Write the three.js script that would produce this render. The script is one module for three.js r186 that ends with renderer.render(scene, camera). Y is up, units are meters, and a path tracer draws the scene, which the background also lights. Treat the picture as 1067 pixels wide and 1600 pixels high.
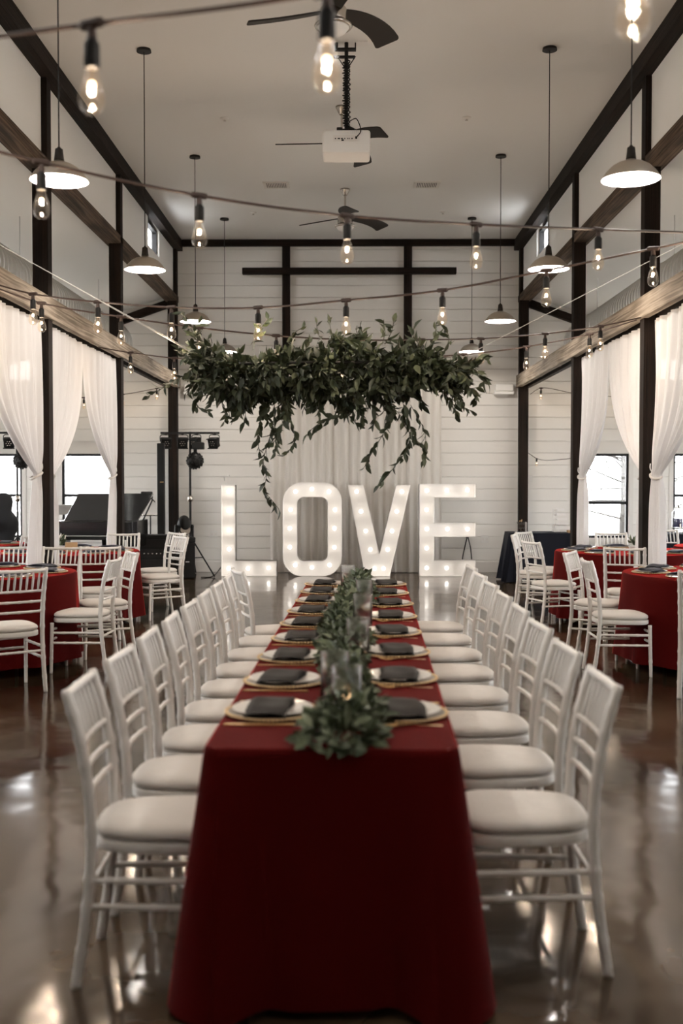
import * as THREE from 'three';
import { RoundedBoxGeometry } from 'three/addons/geometries/RoundedBoxGeometry.js';
import { mergeGeometries } from 'three/addons/utils/BufferGeometryUtils.js';
import { MarchingCubes } from 'three/addons/objects/MarchingCubes.js';

// ------------------------------------------------------------------ camera, sky, exposure
const scene = new THREE.Scene();
const camera = new THREE.PerspectiveCamera(50.4, 1067 / 1600, 0.05, 200);
camera.position.set(0, 1.5, 0);
camera.rotation.set(-0.02932, 0.00908, 0, 'YXZ');
camera.focus = 10.5;
camera.userData.fStop = 2.0;
const renderer = new THREE.WebGLRenderer({ antialias: true });
renderer.toneMapping = THREE.LinearToneMapping;
renderer.toneMappingExposure = 1.66;
renderer.shadowMap.enabled = true;
scene.background = new THREE.Color().setRGB(9, 9.1, 9.2);        // bright overcast sky
const PENDANT_CD = 1.9, STRING_CD = 0.24, LETTER_CD = 0.013;

// ------------------------------------------------------------------ helpers
let seed = 1234567;
const rnd = () => { seed |= 0; seed = seed + 0x6D2B79F5 | 0; let t = Math.imul(seed ^ seed >>> 15, 1 | seed); t = t + Math.imul(t ^ t >>> 7, 61 | t) ^ t; return ((t ^ t >>> 14) >>> 0) / 4294967296; };
const rr = (a, b) => a + (b - a) * rnd();
const V = (x, y, z) => new THREE.Vector3(x, y, z);
const lin = (r, g, b) => new THREE.Color().setRGB(r, g, b);
const taken = {};
function numbered(n) { const k = taken[n] = (taken[n] ?? -1) + 1; return k ? n + '_' + String(k).padStart(3, '0') : n; }
function tag(o, label, category, group, kind) {
  o.userData.label = label; o.userData.category = category;
  if (group) o.userData.group = group;
  if (kind) o.userData.kind = kind;
  return o;
}
function thing(name, label, category, pos = [0, 0, 0], turn = 0, group, kind) {
  const o = new THREE.Group(); o.name = numbered(name); scene.add(o);
  o.position.set(...pos); o.rotation.set(0, turn, 0);
  return tag(o, label, category, group, kind);
}
function mesh(name, geo, mat, parent, pos, rot) {
  const m = new THREE.Mesh(geo, mat); m.name = name; m.castShadow = m.receiveShadow = true;
  if (pos) m.position.set(...pos);
  if (rot) m.rotation.set(...rot);
  (parent ?? scene).add(m);
  if (!parent) m.name = numbered(name);
  return m;
}
function struct(name, geo, mat, label, category) {
  const m = mesh(name, geo, mat); m.name = name; m.userData.kind = 'structure';
  if (label) tag(m, label, category);
  return m;
}
// uv in metres, u along the longest side
function uvBox(g, along) {
  g = g.index ? g.toNonIndexed() : g;
  g.computeBoundingBox(); const s = g.boundingBox.getSize(V(0, 0, 0)).toArray();
  const L = along ?? s.indexOf(Math.max(...s)), p = g.attributes.position, n = g.attributes.normal, uv = [];
  for (let i = 0; i < p.count; i++) {
    const q = [p.getX(i), p.getY(i), p.getZ(i)], m = [Math.abs(n.getX(i)), Math.abs(n.getY(i)), Math.abs(n.getZ(i))];
    let k = m.indexOf(Math.max(...m));
    if (k === L) uv.push(q[(L + 1) % 3], q[(L + 2) % 3] + 0.37);
    else { const w = 3 - k - L; uv.push(q[L], q[w] + 0.21 * k); }
  }
  g.setAttribute('uv', new THREE.Float32BufferAttribute(uv, 2));
  return g;
}
const box = (w, h, d, x = 0, y = 0, z = 0, r = 0) => {
  const g = r ? new RoundedBoxGeometry(w, h, d, 1, r) : new THREE.BoxGeometry(w, h, d);
  g.translate(x, y, z); return uvBox(g);
};
const box2 = (x0, x1, y0, y1, z0, z1, r = 0) => box(x1 - x0, y1 - y0, z1 - z0, (x0 + x1) / 2, (y0 + y1) / 2, (z0 + z1) / 2, r);
const cyl = (r0, r1, h, x = 0, y = 0, z = 0, n = 16) => { const g = new THREE.CylinderGeometry(r0, r1, h, n); g.translate(x, y, z); return g; };
const lathe = (pts, n = 24) => new THREE.LatheGeometry(pts.map(p => new THREE.Vector2(p[0], p[1])), n);
const curve = (pts) => new THREE.CatmullRomCurve3(pts.map(p => V(...p)));
const tube = (pts, r, seg = 24, rad = 6) => new THREE.TubeGeometry(curve(pts), seg, r, rad);
const merge = (a) => mergeGeometries(a.map(g => { const q = g.index ? g.toNonIndexed() : g.clone(); for (const k of Object.keys(q.attributes)) if (!['position', 'normal', 'uv'].includes(k)) q.deleteAttribute(k); return q; }));
// a turned rod from a to b whose radius follows f(t)
function rod(path, f, seg = 16, rad = 8) {
  const c = path.getPointAt ? path : (path.length === 2 ? new THREE.LineCurve3(V(...path[0]), V(...path[1])) : curve(path));
  const pos = [], idx = [];
  const fr = c.computeFrenetFrames(seg, false);
  for (let i = 0; i <= seg; i++) {
    const t = i / seg, p = c.getPointAt(t), r = f(t);
    for (let j = 0; j < rad; j++) {
      const a = j / rad * Math.PI * 2, q = p.clone().addScaledVector(fr.normals[i], Math.cos(a) * r).addScaledVector(fr.binormals[i], Math.sin(a) * r);
      pos.push(q.x, q.y, q.z);
    }
  }
  for (let i = 0; i < seg; i++) for (let j = 0; j < rad; j++) {
    const a = i * rad + j, b = i * rad + (j + 1) % rad; idx.push(a, a + rad, b, b, a + rad, b + rad);
  }
  const s = pos.length / 3, p0 = c.getPointAt(0), p1 = c.getPointAt(1); pos.push(p0.x, p0.y, p0.z, p1.x, p1.y, p1.z);
  for (let j = 0; j < rad; j++) { idx.push(s, j, (j + 1) % rad, s + 1, seg * rad + (j + 1) % rad, seg * rad + j); }
  const g = new THREE.BufferGeometry(); g.setAttribute('position', new THREE.Float32BufferAttribute(pos, 3)); g.setIndex(idx);
  g.setAttribute('uv', new THREE.Float32BufferAttribute(new Array(pos.length / 3 * 2).fill(0), 2));
  g.computeVertexNormals(); return g;
}
// surface from a grid of points fn(i/nu, j/nv)
function sheet(nu, nv, fn, closedU = false) {
  const pos = [], uv = [], idx = [];
  for (let j = 0; j <= nv; j++) for (let i = 0; i <= nu; i++) { const p = fn(i / nu, j / nv); pos.push(p[0], p[1], p[2]); uv.push(p[3] ?? i / nu, p[4] ?? j / nv); }
  for (let j = 0; j < nv; j++) for (let i = 0; i < nu; i++) { const a = j * (nu + 1) + i, b = a + nu + 1; idx.push(a, b, a + 1, a + 1, b, b + 1); }
  const g = new THREE.BufferGeometry(); g.setAttribute('position', new THREE.Float32BufferAttribute(pos, 3)); g.setAttribute('uv', new THREE.Float32BufferAttribute(uv, 2)); g.setIndex(idx); g.computeVertexNormals();
  return g;
}
// ------------------------------------------------------------------ procedural textures
const hash = (x, y, s) => { let h = Math.imul(x, 374761393) ^ Math.imul(y, 668265263) ^ Math.imul(s, 2246822519); h = Math.imul(h ^ h >>> 13, 1274126177); return ((h ^ h >>> 16) >>> 0) / 4294967296; };
function noise(x, y, px, py, s) {       // periodic value noise, period px, py
  const xi = Math.floor(x), yi = Math.floor(y), f = t => t * t * (3 - 2 * t), u = f(x - xi), v = f(y - yi), w = (a, p) => ((a % p) + p) % p;
  const h = (a, b) => hash(w(a, px), w(b, py), s);
  return (h(xi, yi) * (1 - u) + h(xi + 1, yi) * u) * (1 - v) + (h(xi, yi + 1) * (1 - u) + h(xi + 1, yi + 1) * u) * v;
}
const fbm = (u, v, fx, fy, s, oct = 4) => { let a = 0, k = 0.5, n = 0; for (let o = 0; o < oct; o++) { a += k * noise(u * fx, v * fy, fx, fy, s + o); n += k; k /= 2; fx *= 2; fy *= 2; } return a / n; };
function texture(w, h, fn, srgb, repeat) {
  const d = new Uint8Array(w * h * 4);
  for (let j = 0; j < h; j++) for (let i = 0; i < w; i++) { const c = fn(i / w, j / h), o = (j * w + i) * 4; d[o] = c[0] * 255; d[o + 1] = c[1] * 255; d[o + 2] = c[2] * 255; d[o + 3] = 255; }
  const t = new THREE.DataTexture(d, w, h); t.wrapS = t.wrapT = THREE.RepeatWrapping; t.magFilter = THREE.LinearFilter; t.minFilter = THREE.LinearMipmapLinearFilter; t.generateMipmaps = true;
  if (srgb) t.colorSpace = THREE.SRGBColorSpace;
  t.repeat.set(...repeat); t.needsUpdate = true; return t;
}
const grey = (f) => (u, v) => { const x = Math.min(1, Math.max(0, f(u, v))); return [x, x, x]; };
const mix3 = (a, b, t) => a.map((x, i) => x + (b[i] - x) * t);
function woodMat(a, b, rough, s) {
  const f = (u, v) => { const w = 0.06 * fbm(u, v, 3, 2, s); const g = fbm(u, v + w, 4, 48, s + 9, 3), k = fbm(u, v, 6, 4, s + 20, 3); return Math.min(1, Math.max(0, (g - 0.5) * 1.7 + (k - 0.5) * 1.2 + 0.5)); };
  const map = texture(512, 256, (u, v) => mix3(a, b, f(u, v)), true, [1 / 2.4, 1 / 0.6]);
  const bump = texture(512, 256, grey(f), false, [1 / 2.4, 1 / 0.6]);
  return new THREE.MeshPhysicalMaterial({ map, bumpMap: bump, bumpScale: 0.0025, roughness: rough, specularIntensity: 0.4 });
}
const M = {};
M.darkWood = woodMat([0.060, 0.042, 0.029], [0.140, 0.093, 0.064], 0.75, 3);
M.greyWood = woodMat([0.41, 0.365, 0.315], [0.645, 0.595, 0.535], 0.72, 31);
M.midWood = woodMat([0.20, 0.155, 0.12], [0.42, 0.35, 0.285], 0.7, 57);
{
  const f = (u, v) => fbm(u, v, 4, 4, 80, 6), g = (u, v) => fbm(u, v, 11, 11, 90, 4), k = (u, v) => fbm(u, v, 60, 60, 95, 2);
  const map = texture(1024, 1024, (u, v) => { const t = Math.min(1, Math.max(0, (f(u, v) - 0.5) * 2.4 + (g(u, v) - 0.5) * 1.0 + 0.5)); const c = mix3([0.165, 0.125, 0.09], [0.36, 0.295, 0.225], t); const q = 0.94 + 0.12 * k(u, v); return c.map(x => x * q); }, true, [1 / 4.6, 1 / 4.6]);
  const ro = texture(512, 512, grey((u, v) => 0.05 + 0.14 * fbm(u, v, 7, 7, 71, 4)), false, [1 / 3.1, 1 / 3.1]);
  const bu = texture(512, 512, grey((u, v) => fbm(u, v, 6, 6, 44, 3)), false, [1 / 2.0, 1 / 2.0]);
  M.floor = new THREE.MeshPhysicalMaterial({ map, roughnessMap: ro, roughness: 1, bumpMap: bu, bumpScale: 0.004, ior: 1.6 });
}
const std = (c, roughness = 0.6, o = {}) => new THREE.MeshStandardMaterial({ color: c, roughness, ...o });
const phys = (c, roughness, o = {}) => new THREE.MeshPhysicalMaterial({ color: c, roughness, ...o });
{
  const pb = texture(512, 512, grey((u, v) => fbm(u, v, 40, 40, 12, 3)), false, [1 / 1.5, 1 / 1.5]);
  M.plaster = std(lin(0.765, 0.755, 0.73), 0.85, { bumpMap: pb, bumpScale: 0.0008 });
}
M.boards = [0, 1, 2].map(i => std(lin(0.755 + 0.012 * i, 0.73 + 0.012 * i, 0.69 + 0.011 * i), 0.5));
M.whiteTrim = std(lin(0.70, 0.67, 0.63), 0.5);
M.frameDark = phys(lin(0.014, 0.014, 0.015), 0.5, { specularIntensity: 0.5 });
M.chair = phys(lin(0.72, 0.695, 0.66), 0.38);
{
  const cb = texture(256, 256, grey((u, v) => 0.5 * fbm(u, v, 90, 90, 5, 2) + 0.5 * fbm(u, v, 6, 6, 6, 3)), false, [3, 3]);
  M.cushion = std(lin(0.74, 0.70, 0.655), 0.9, { bumpMap: cb, bumpScale: 0.003 });
}
M.sheer = phys(lin(0.82, 0.80, 0.795), 0.95, { transmission: 0.24, thickness: 0, side: THREE.DoubleSide });
M.drape = phys(lin(0.72, 0.685, 0.64), 0.95, { transmission: 0.15, thickness: 0, side: THREE.DoubleSide });
M.cloth = phys(lin(0.066, 0.0026, 0.0022), 0.85, { sheen: 1, sheenColor: lin(1, 0.03, 0.02), sheenRoughness: 0.35, specularIntensity: 0.12, side: THREE.DoubleSide });
M.blackCloth = phys(lin(0.010, 0.011, 0.017), 0.8, { specularIntensity: 0.3, side: THREE.DoubleSide });
M.napkin = phys(lin(0.011, 0.0095, 0.0095), 0.55, { specularIntensity: 0.14, side: THREE.DoubleSide });
M.navy = phys(lin(0.016, 0.018, 0.035), 0.5, { side: THREE.DoubleSide });
M.china = phys(lin(0.78, 0.75, 0.71), 0.12, {});
M.gold = std(lin(0.62, 0.42, 0.20), 0.28, { metalness: 1 });
M.goldDull = std(lin(0.58, 0.42, 0.24), 0.42, { metalness: 1 });
M.glass = phys(lin(1, 1, 1), 0.02, { transmission: 1, thickness: 0, ior: 1.45, side: THREE.DoubleSide });
M.thickGlass = phys(lin(0.95, 0.96, 0.96), 0.13, { transmission: 1, thickness: 0.006, ior: 1.52 });
M.pane = phys(lin(1, 1, 1), 0.0, { transmission: 1, thickness: 0, ior: 1.4 });
M.amberGlass = phys(lin(1.0, 0.94, 0.86), 0.03, { transmission: 1, thickness: 0, ior: 1.4, side: THREE.DoubleSide });
M.black = phys(lin(0.010, 0.0095, 0.009), 0.55, { specularIntensity: 0.45 });
M.blackMetal = phys(lin(0.013, 0.012, 0.011), 0.45, { specularIntensity: 0.5 });
M.cord = std(lin(0.045, 0.026, 0.02), 0.6);
M.nickel = std(lin(0.55, 0.51, 0.46), 0.24, { metalness: 1 });
M.brushed = std(lin(0.52, 0.46, 0.39), 0.4, { metalness: 0.9 });
M.bladeDark = phys(lin(0.016, 0.012, 0.009), 0.5, { specularIntensity: 0.5 });
M.enamel = std(lin(0.86, 0.85, 0.84), 0.4, { side: THREE.DoubleSide });
M.opal = phys(lin(0.82, 0.80, 0.77), 0.3, {});
M.galv = std(lin(0.66, 0.66, 0.645), 0.34, { metalness: 0.7 });
M.letter = std(lin(0.80, 0.775, 0.745), 0.45);
M.white = std(lin(0.74, 0.72, 0.69), 0.45);
M.wax = std(lin(0.80, 0.76, 0.69), 0.6);
M.oak = std(lin(0.45, 0.28, 0.14), 0.6);
M.cable = std(lin(0.55, 0.53, 0.50), 0.6);
M.glow = std(lin(1, 1, 1), 0.5, { emissive: lin(1, 0.88, 0.74), emissiveIntensity: 6 });
M.filament = std(lin(1, 0.8, 0.6), 0.5, { emissive: lin(1, 0.76, 0.52), emissiveIntensity: 3 });
M.letterGlow = std(lin(1, 1, 1), 0.5, { emissive: lin(1, 0.95, 0.88), emissiveIntensity: 2.2 });
M.flame = std(lin(1, 0.8, 0.5), 0.5, { emissive: lin(1, 0.6, 0.35), emissiveIntensity: 1.5 });
M.leaves = [[0.021, 0.031, 0.012], [0.030, 0.042, 0.017], [0.014, 0.022, 0.009], [0.075, 0.090, 0.045]].map(c => phys(lin(...c), 0.55, { transmission: 0.12, thickness: 0, side: THREE.DoubleSide }));
M.garland = [[0.060, 0.083, 0.038], [0.085, 0.112, 0.055], [0.040, 0.058, 0.026], [0.16, 0.19, 0.115]].map(c => phys(lin(...c), 0.6, { transmission: 0.12, thickness: 0, side: THREE.DoubleSide }));
M.stem = std(lin(0.06, 0.055, 0.03), 0.7);
M.ground = std(lin(0.42, 0.41, 0.38), 0.95);
M.roof = std(lin(0.80, 0.81, 0.82), 0.4, { metalness: 0.2 });

// ------------------------------------------------------------------ the room
const ZB = -17.7, ZF = 5.5, XO = 6.65, H = 5.37;
const PZ = [-17.56, -13.33, -10.15, -6.97, -3.79, -0.61, 2.57];   // post centres along the room
const SIDE = { left: { s: -1, f: -2.80 }, right: { s: 1, f: 2.69 } };  // f: nave face of the posts
{
  const g = new THREE.PlaneGeometry(2 * XO, ZF - ZB, 1, 1); g.rotateX(-Math.PI / 2); g.translate(0, 0, (ZF + ZB) / 2);
  const fl = uvBox(merge([g, box2(-XO, XO, -0.2, -0.01, ZB, ZF)]), 2);
  struct('floor', fl, M.floor, 'polished brown stained concrete floor', 'floor');
  const gd = new THREE.PlaneGeometry(120, 120); gd.rotateX(-Math.PI / 2); gd.translate(0, -0.25, 0);
  struct('ground', gd, M.ground, 'pale open ground outside the windows', 'ground');
}
struct('ceiling', box2(-3.05, 2.95, H, H + 0.2, ZB - 0.2, ZF + 0.2), M.plaster, 'high flat off-white ceiling over the middle of the hall', 'ceiling');
const aisleY = (d) => 4.50 - 0.31 * d;             // aisle ceiling height, d metres beyond the posts
for (const [name, S] of Object.entries(SIDE)) {
  const x0 = S.f + S.s * 0.06, x1 = S.s * (XO + 0.2);
  const sh = new THREE.Shape(); const d = Math.abs(x1 - x0);
  sh.moveTo(0, 4.5); sh.lineTo(d, aisleY(d)); sh.lineTo(d, aisleY(d) + 0.1); sh.lineTo(0, 4.6);
  const g = new THREE.ExtrudeGeometry(sh, { depth: ZF - ZB + 0.4, bevelEnabled: false });
  g.scale(S.s, 1, 1); g.translate(x0, 0, ZB - 0.2); if (S.s < 0) { const ix = g.index; g.computeVertexNormals(); }
  struct('ceiling_' + name, g, M.plaster, 'sloping off-white ceiling over the ' + name + ' aisle', 'ceiling');
  const gr = g.clone(); gr.translate(0, 0.105, 0);
  struct('roof_' + name, gr, M.roof, 'pale metal roof outside above the ' + name + ' aisle', 'roof');
}
let windowNo = 0;
function windowAt(w, h, place, rail, label, parent) {       // centred group, facing +z
  const o = new THREE.Group(); o.name = 'window_' + (++windowNo); o.userData = { kind: 'structure', label, category: 'window' }; scene.add(o);
  const t = 0.04, dp = 0.07;
  const fr = merge([box(w, t, dp, 0, h / 2 - t / 2), box(w, t, dp, 0, -h / 2 + t / 2), box(t, h - 2 * t, dp, -w / 2 + t / 2, 0), box(t, h - 2 * t, dp, w / 2 - t / 2, 0)]);
  mesh('window_frame', fr, M.frameDark, o);
  if (rail !== null) {
    mesh('meeting_rail', box(w - 2 * t, 0.05, dp, 0, rail), M.frameDark, o);
    mesh('pane', box2(-w / 2 + t, w / 2 - t, rail + 0.025, h / 2 - t, -0.003, 0.003), M.pane, o);
    mesh('pane', box2(-w / 2 + t, w / 2 - t, -h / 2 + t, rail - 0.025, -0.003, 0.003), M.pane, o);
  } else mesh('pane', box(w - 2 * t, h - 2 * t, 0.006), M.pane, o);
  o.position.set(...place.pos); o.rotation.y = place.turn ?? 0;
  return o;
}
const rectHole = (x0, x1, y0, y1) => { const p = new THREE.Path(); p.moveTo(x0, y0); p.lineTo(x0, y1); p.lineTo(x1, y1); p.lineTo(x1, y0); p.closePath(); return p; };
// back wall with its four windows, two high ones, and boards nailed one by one
const BW = [[-6.25, -5.37, 0.56, 1.93, 1.25, 'double-hung window at the far left of the back wall beside the light stand'], [-4.72, -3.84, 0.56, 1.93, 1.25, 'double-hung window behind the black piano'],
  [3.62, 4.50, 0.56, 1.93, 1.13, 'double-hung window with tree branches outside behind the right-hand curtains'], [5.22, 6.10, 0.56, 1.93, 1.25, 'double-hung window at the far right behind the glass dispensers'],
  [-5.62, -5.06, 3.10, 3.50, null, 'small high window hidden behind the near left curtain'], [4.88, 5.44, 3.10, 3.50, null, 'small high window hidden behind the near right curtain']];
{
  const sh = new THREE.Shape(); const dl = XO + 0.1 + SIDE.left.f - 0.06;
  [[-XO - .1, -0.2], [XO + .1, -0.2], [XO + .1, 3.45], [2.9, 4.62], [2.9, H + .1], [-3.0, H + .1], [-3.0, 4.62], [-XO - .1, 3.45]].forEach((p, i) => i ? sh.lineTo(...p) : sh.moveTo(...p));
  for (const w of BW) sh.holes.push(rectHole(w[0], w[1], w[2], w[3]));
  const g = new THREE.ExtrudeGeometry(sh, { depth: 0.16, bevelEnabled: false }); g.translate(0, 0, ZB - 0.185);
  const wall = struct('wall_back', g, M.whiteTrim, 'white shiplap back wall', 'wall');
  const p = 0.1935, gap = 0.007;
  let bi = 0;
  const board = (x0, x1, y0, y1) => { if (x1 - x0 < 0.03 || y1 - y0 < 0.02) return; mesh('board', box2(x0, x1, y0, y1, ZB - 0.025, ZB - 0.003 - 0.0015 * ((bi * 7) % 3) / 2, 0.003), M.boards[(bi++ * 5) % 3], wall); };
  for (let k = 0; k * p < H; k++) {
    const y0 = k * p + gap, y1 = Math.min((k + 1) * p, H);
    board(SIDE.left.f - 0.06, SIDE.right.f + 0.06, y0, y1);
    for (const S of Object.values(SIDE)) {
      const xa = S.f + S.s * 0.06;
      const lim = Math.min(XO, Math.abs(xa) + (4.5 - y0) / 0.31);
      if (y0 > 4.4) continue;
      let segs = [[Math.abs(xa), lim]];
      const cut = [];
      for (const w of BW) {
        const a = S.s < 0 ? -w[1] : w[0], b = S.s < 0 ? -w[0] : w[1];
        if (b < 0 || y1 < w[2] - 0.06 || y0 > w[3] + 0.06) continue;
        cut.push([a - 0.06, b + 0.06]);
      }
      for (const [a, b] of cut) segs = segs.flatMap(([u, v]) => a > v || b < u ? [[u, v]] : [[u, a], [b, v]]);
      for (const [u, v] of segs) board(...(S.s < 0 ? [-v, -u] : [u, v]), y0, y1);
    }
  }
  for (const w of BW) {
    const [x0, x1, y0, y1] = w, c = 0.07;
    mesh('casing', merge([box2(x0 - c, x1 + c, y1, y1 + c, ZB - 0.02, ZB + 0.008), box2(x0 - c, x1 + c, y0 - c, y0, ZB - 0.02, ZB + 0.012), box2(x0 - c, x0, y0, y1, ZB - 0.02, ZB + 0.008), box2(x1, x1 + c, y0, y1, ZB - 0.02, ZB + 0.008)]), M.whiteTrim, wall);
    windowAt(x1 - x0, y1 - y0, { pos: [(x0 + x1) / 2, (y0 + y1) / 2, ZB - 0.06] }, w[4] === null ? null : w[4] - (y0 + y1) / 2, w[5]);
  }
  const bb = struct('baseboard_back', box2(SIDE.left.f - .05, SIDE.right.f + .05, 0, 0.17, ZB - 0.002, ZB + 0.014, 0.004), M.whiteTrim, 'white baseboard along the back wall', 'baseboard');
  struct('baseboard_back_left', box2(-XO, SIDE.left.f - .15, 0, 0.17, ZB - 0.002, ZB + 0.014, 0.004), M.whiteTrim, 'white baseboard of the back wall in the left aisle', 'baseboard');
  struct('baseboard_back_right', box2(SIDE.right.f + .15, XO, 0, 0.17, ZB - 0.002, ZB + 0.014, 0.004), M.whiteTrim, 'white baseboard of the back wall in the right aisle', 'baseboard');
}
// outer aisle walls with a window in each bay, and the front wall behind the photographer with glass doors
for (const [name, S] of Object.entries(SIDE)) {
  const sh = new THREE.Shape(); sh.moveTo(ZB - 0.2, -0.2); sh.lineTo(ZF + 0.2, -0.2); sh.lineTo(ZF + 0.2, 3.5); sh.lineTo(ZB - 0.2, 3.5); sh.closePath();
  const spots = [-15.4, -11.8, -8.6, -5.4];
  for (const z of spots) sh.holes.push(rectHole(z - 0.75, z + 0.75, 0.6, 2.5));
  const g = new THREE.ExtrudeGeometry(sh, { depth: 0.16, bevelEnabled: false }); g.rotateY(-Math.PI / 2); g.translate(S.s * XO + (S.s > 0 ? 0.16 : 0), 0, 0);
  struct('wall_' + name, g, M.plaster, 'off-white outer wall of the ' + name + ' aisle', 'wall');
  spots.forEach((z, i) => windowAt(1.5, 1.9, { pos: [S.s * (XO + 0.08), 1.55, z], turn: Math.PI / 2 }, 0, `side window ${i + 1} from the back in the ${name} aisle wall`));
}
{
  const sh = new THREE.Shape();
  [[-XO - .1, -0.2], [XO + .1, -0.2], [XO + .1, 3.45], [2.9, 4.62], [2.9, H + .1], [-3.0, H + .1], [-3.0, 4.62], [-XO - .1, 3.45]].forEach((p, i) => i ? sh.lineTo(...p) : sh.moveTo(...p));
  const g = new THREE.ExtrudeGeometry(sh, { depth: 0.16, bevelEnabled: false }); g.translate(0, 0, ZF);
  struct('wall_front', g, M.plaster, 'off-white front wall behind the photographer', 'wall');
  const d = new THREE.Group(); d.name = 'door_1'; d.userData = { kind: 'structure', label: 'dark double entrance door in the front wall', category: 'door' }; scene.add(d);
  for (const s of [-1, 1]) { mesh('door_leaf', box(0.95, 2.2, 0.05, s * 0.48, 1.1, ZF - 0.03), M.frameDark, d); mesh('handle', tube([[s * 0.09, 0.9, ZF - 0.06], [s * 0.09, 1.0, ZF - 0.11], [s * 0.09, 1.2, ZF - 0.11], [s * 0.09, 1.3, ZF - 0.06]], 0.012), M.nickel, d); }
}
// posts, beams, upper walls
const ord = ['first', 'second', 'third', 'fourth', 'fifth', 'sixth', 'seventh', 'eighth', 'ninth', 'tenth'];
for (const [name, S] of Object.entries(SIDE)) {
  const X = (a, b) => [Math.min(S.f + S.s * a, S.f + S.s * b), Math.max(S.f + S.s * a, S.f + S.s * b)];
  PZ.forEach((z, i) => {
    const m = mesh('timber_post', box2(...X(0, 0.145), 0, H - 0.17, z - 0.07, z + 0.07, 0.006), M.darkWood);
    tag(m, `dark stained timber post of the ${name} row, ${['against the back wall', 'second from the back wall', 'third from the back wall', 'fourth from the back wall', 'fifth from the back wall', 'sixth from the back wall', 'seventh from the back wall'][i]}`, 'post', 'timber posts of the hall', 'structure');
  });
  const T = (n, g, mat, label) => { const m = mesh(n, g, mat); tag(m, label, 'beam', 'timber beams of the hall', 'structure'); return m; };
  T('ceiling_beam', box2(...X(-0.07, 0.14), H - 0.17, H, ZB, ZF, 0.008), M.darkWood, `dark timber beam along the ${name} edge of the high ceiling`);
  T('ledger_beam', box2(...X(0.0, 0.19), 4.37, 4.47, ZB, ZF, 0.006), M.midWood, `grey-brown timber beam at mid height over the ${name} row of posts`);
  T('curtain_beam', box2(...X(-0.028, 0.045), 2.99, 3.19, ZB + 0.02, ZF, 0.006), M.greyWood, `weathered pale timber beam on the hall side of the ${name} posts above the curtains`);
  T('curtain_beam', box2(...X(0.125, 0.20), 2.99, 3.19, ZB + 0.02, ZF, 0.006), M.darkWood, `dark timber beam on the aisle side of the ${name} posts above the curtains`);
  for (let i = 0; i < PZ.length - 1; i++) for (const f of [0.34, 0.67]) T('spacer_block', box2(...X(0.045, 0.125), 3.03, 3.17, PZ[i] + f * (PZ[i + 1] - PZ[i]) - 0.07, PZ[i] + f * (PZ[i + 1] - PZ[i]) + 0.07), M.greyWood, `short timber block between the paired ${name} beams`);
  // clerestory wall with a small window in the last bay
  const sh = new THREE.Shape(); sh.moveTo(ZB, 4.47); sh.lineTo(ZF, 4.47); sh.lineTo(ZF, H); sh.lineTo(ZB, H); sh.closePath();
  const upper = [[-15.8, .9], [-5.38, 2.2], [-2.2, 2.2], [.98, 2.2], [4.0, 2.0]];
  for (const [z, w] of upper) sh.holes.push(rectHole(z - w / 2, z + w / 2, 4.80, 5.2));
  const g = new THREE.ExtrudeGeometry(sh, { depth: 0.12, bevelEnabled: false }); g.rotateY(-Math.PI / 2); g.translate(S.f + S.s * 0.055 + (S.s > 0 ? 0.12 : 0), 0, 0);
  struct('wall_upper_' + name, g, M.plaster, `off-white upper wall between the ${name} posts under the ceiling`, 'wall');
  upper.forEach(([z, w], i) => windowAt(w, 0.40, { pos: [S.f + S.s * 0.125, 5.0, z], turn: Math.PI / 2 }, null, i ? `wide clerestory window ${i} in the ${name} upper wall, outside the picture` : `small clerestory window high in the ${name} upper wall near the back`));
  // sloping rafter against the back wall
  const sl = 0.36, L = 3.7, rg = box(L, 0.12, 0.1); rg.rotateZ(-Math.atan(sl)); rg.scale(S.s, 1, 1);
  const c = Math.cos(Math.atan(sl)) * L / 2;
  if (S.s < 0) { const ix = rg.attributes.position.array; for (let i = 0; i < ix.length; i += 9) for (let k = 0; k < 3; k++) { const t = ix[i + 3 + k]; ix[i + 3 + k] = ix[i + 6 + k]; ix[i + 6 + k] = t; } rg.computeVertexNormals(); uvBox(rg, 0); }
  rg.translate(S.f + S.s * (0.1 + c), 4.37 - sl * c, ZB + 0.06);
  T('rafter', rg, M.darkWood, `dark sloping rafter on the back wall over the ${name} aisle`);
}
{
  const T = (g, label) => tag(mesh('wall_timber', g, M.darkWood), label, 'beam', 'dark timbers on the back wall', 'structure');
  T(box2(-2.73, 2.62, H - 0.10, H, ZB, ZB + 0.1, 0.006), 'dark timber beam along the top of the back wall');
  T(box2(-1.115, -0.99, 3.2, H - 0.1, ZB, ZB + 0.09, 0.006), 'dark upright timber on the back wall, left of the pair');
  T(box2(0.845, 0.975, 3.2, H - 0.1, ZB, ZB + 0.09, 0.006), 'dark upright timber on the back wall, right of the pair');
  T(box2(-1.75, 1.68, 4.80, 4.90, ZB + 0.09, ZB + 0.2, 0.006), 'dark crossbar fixed over the two upright timbers');
}
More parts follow.
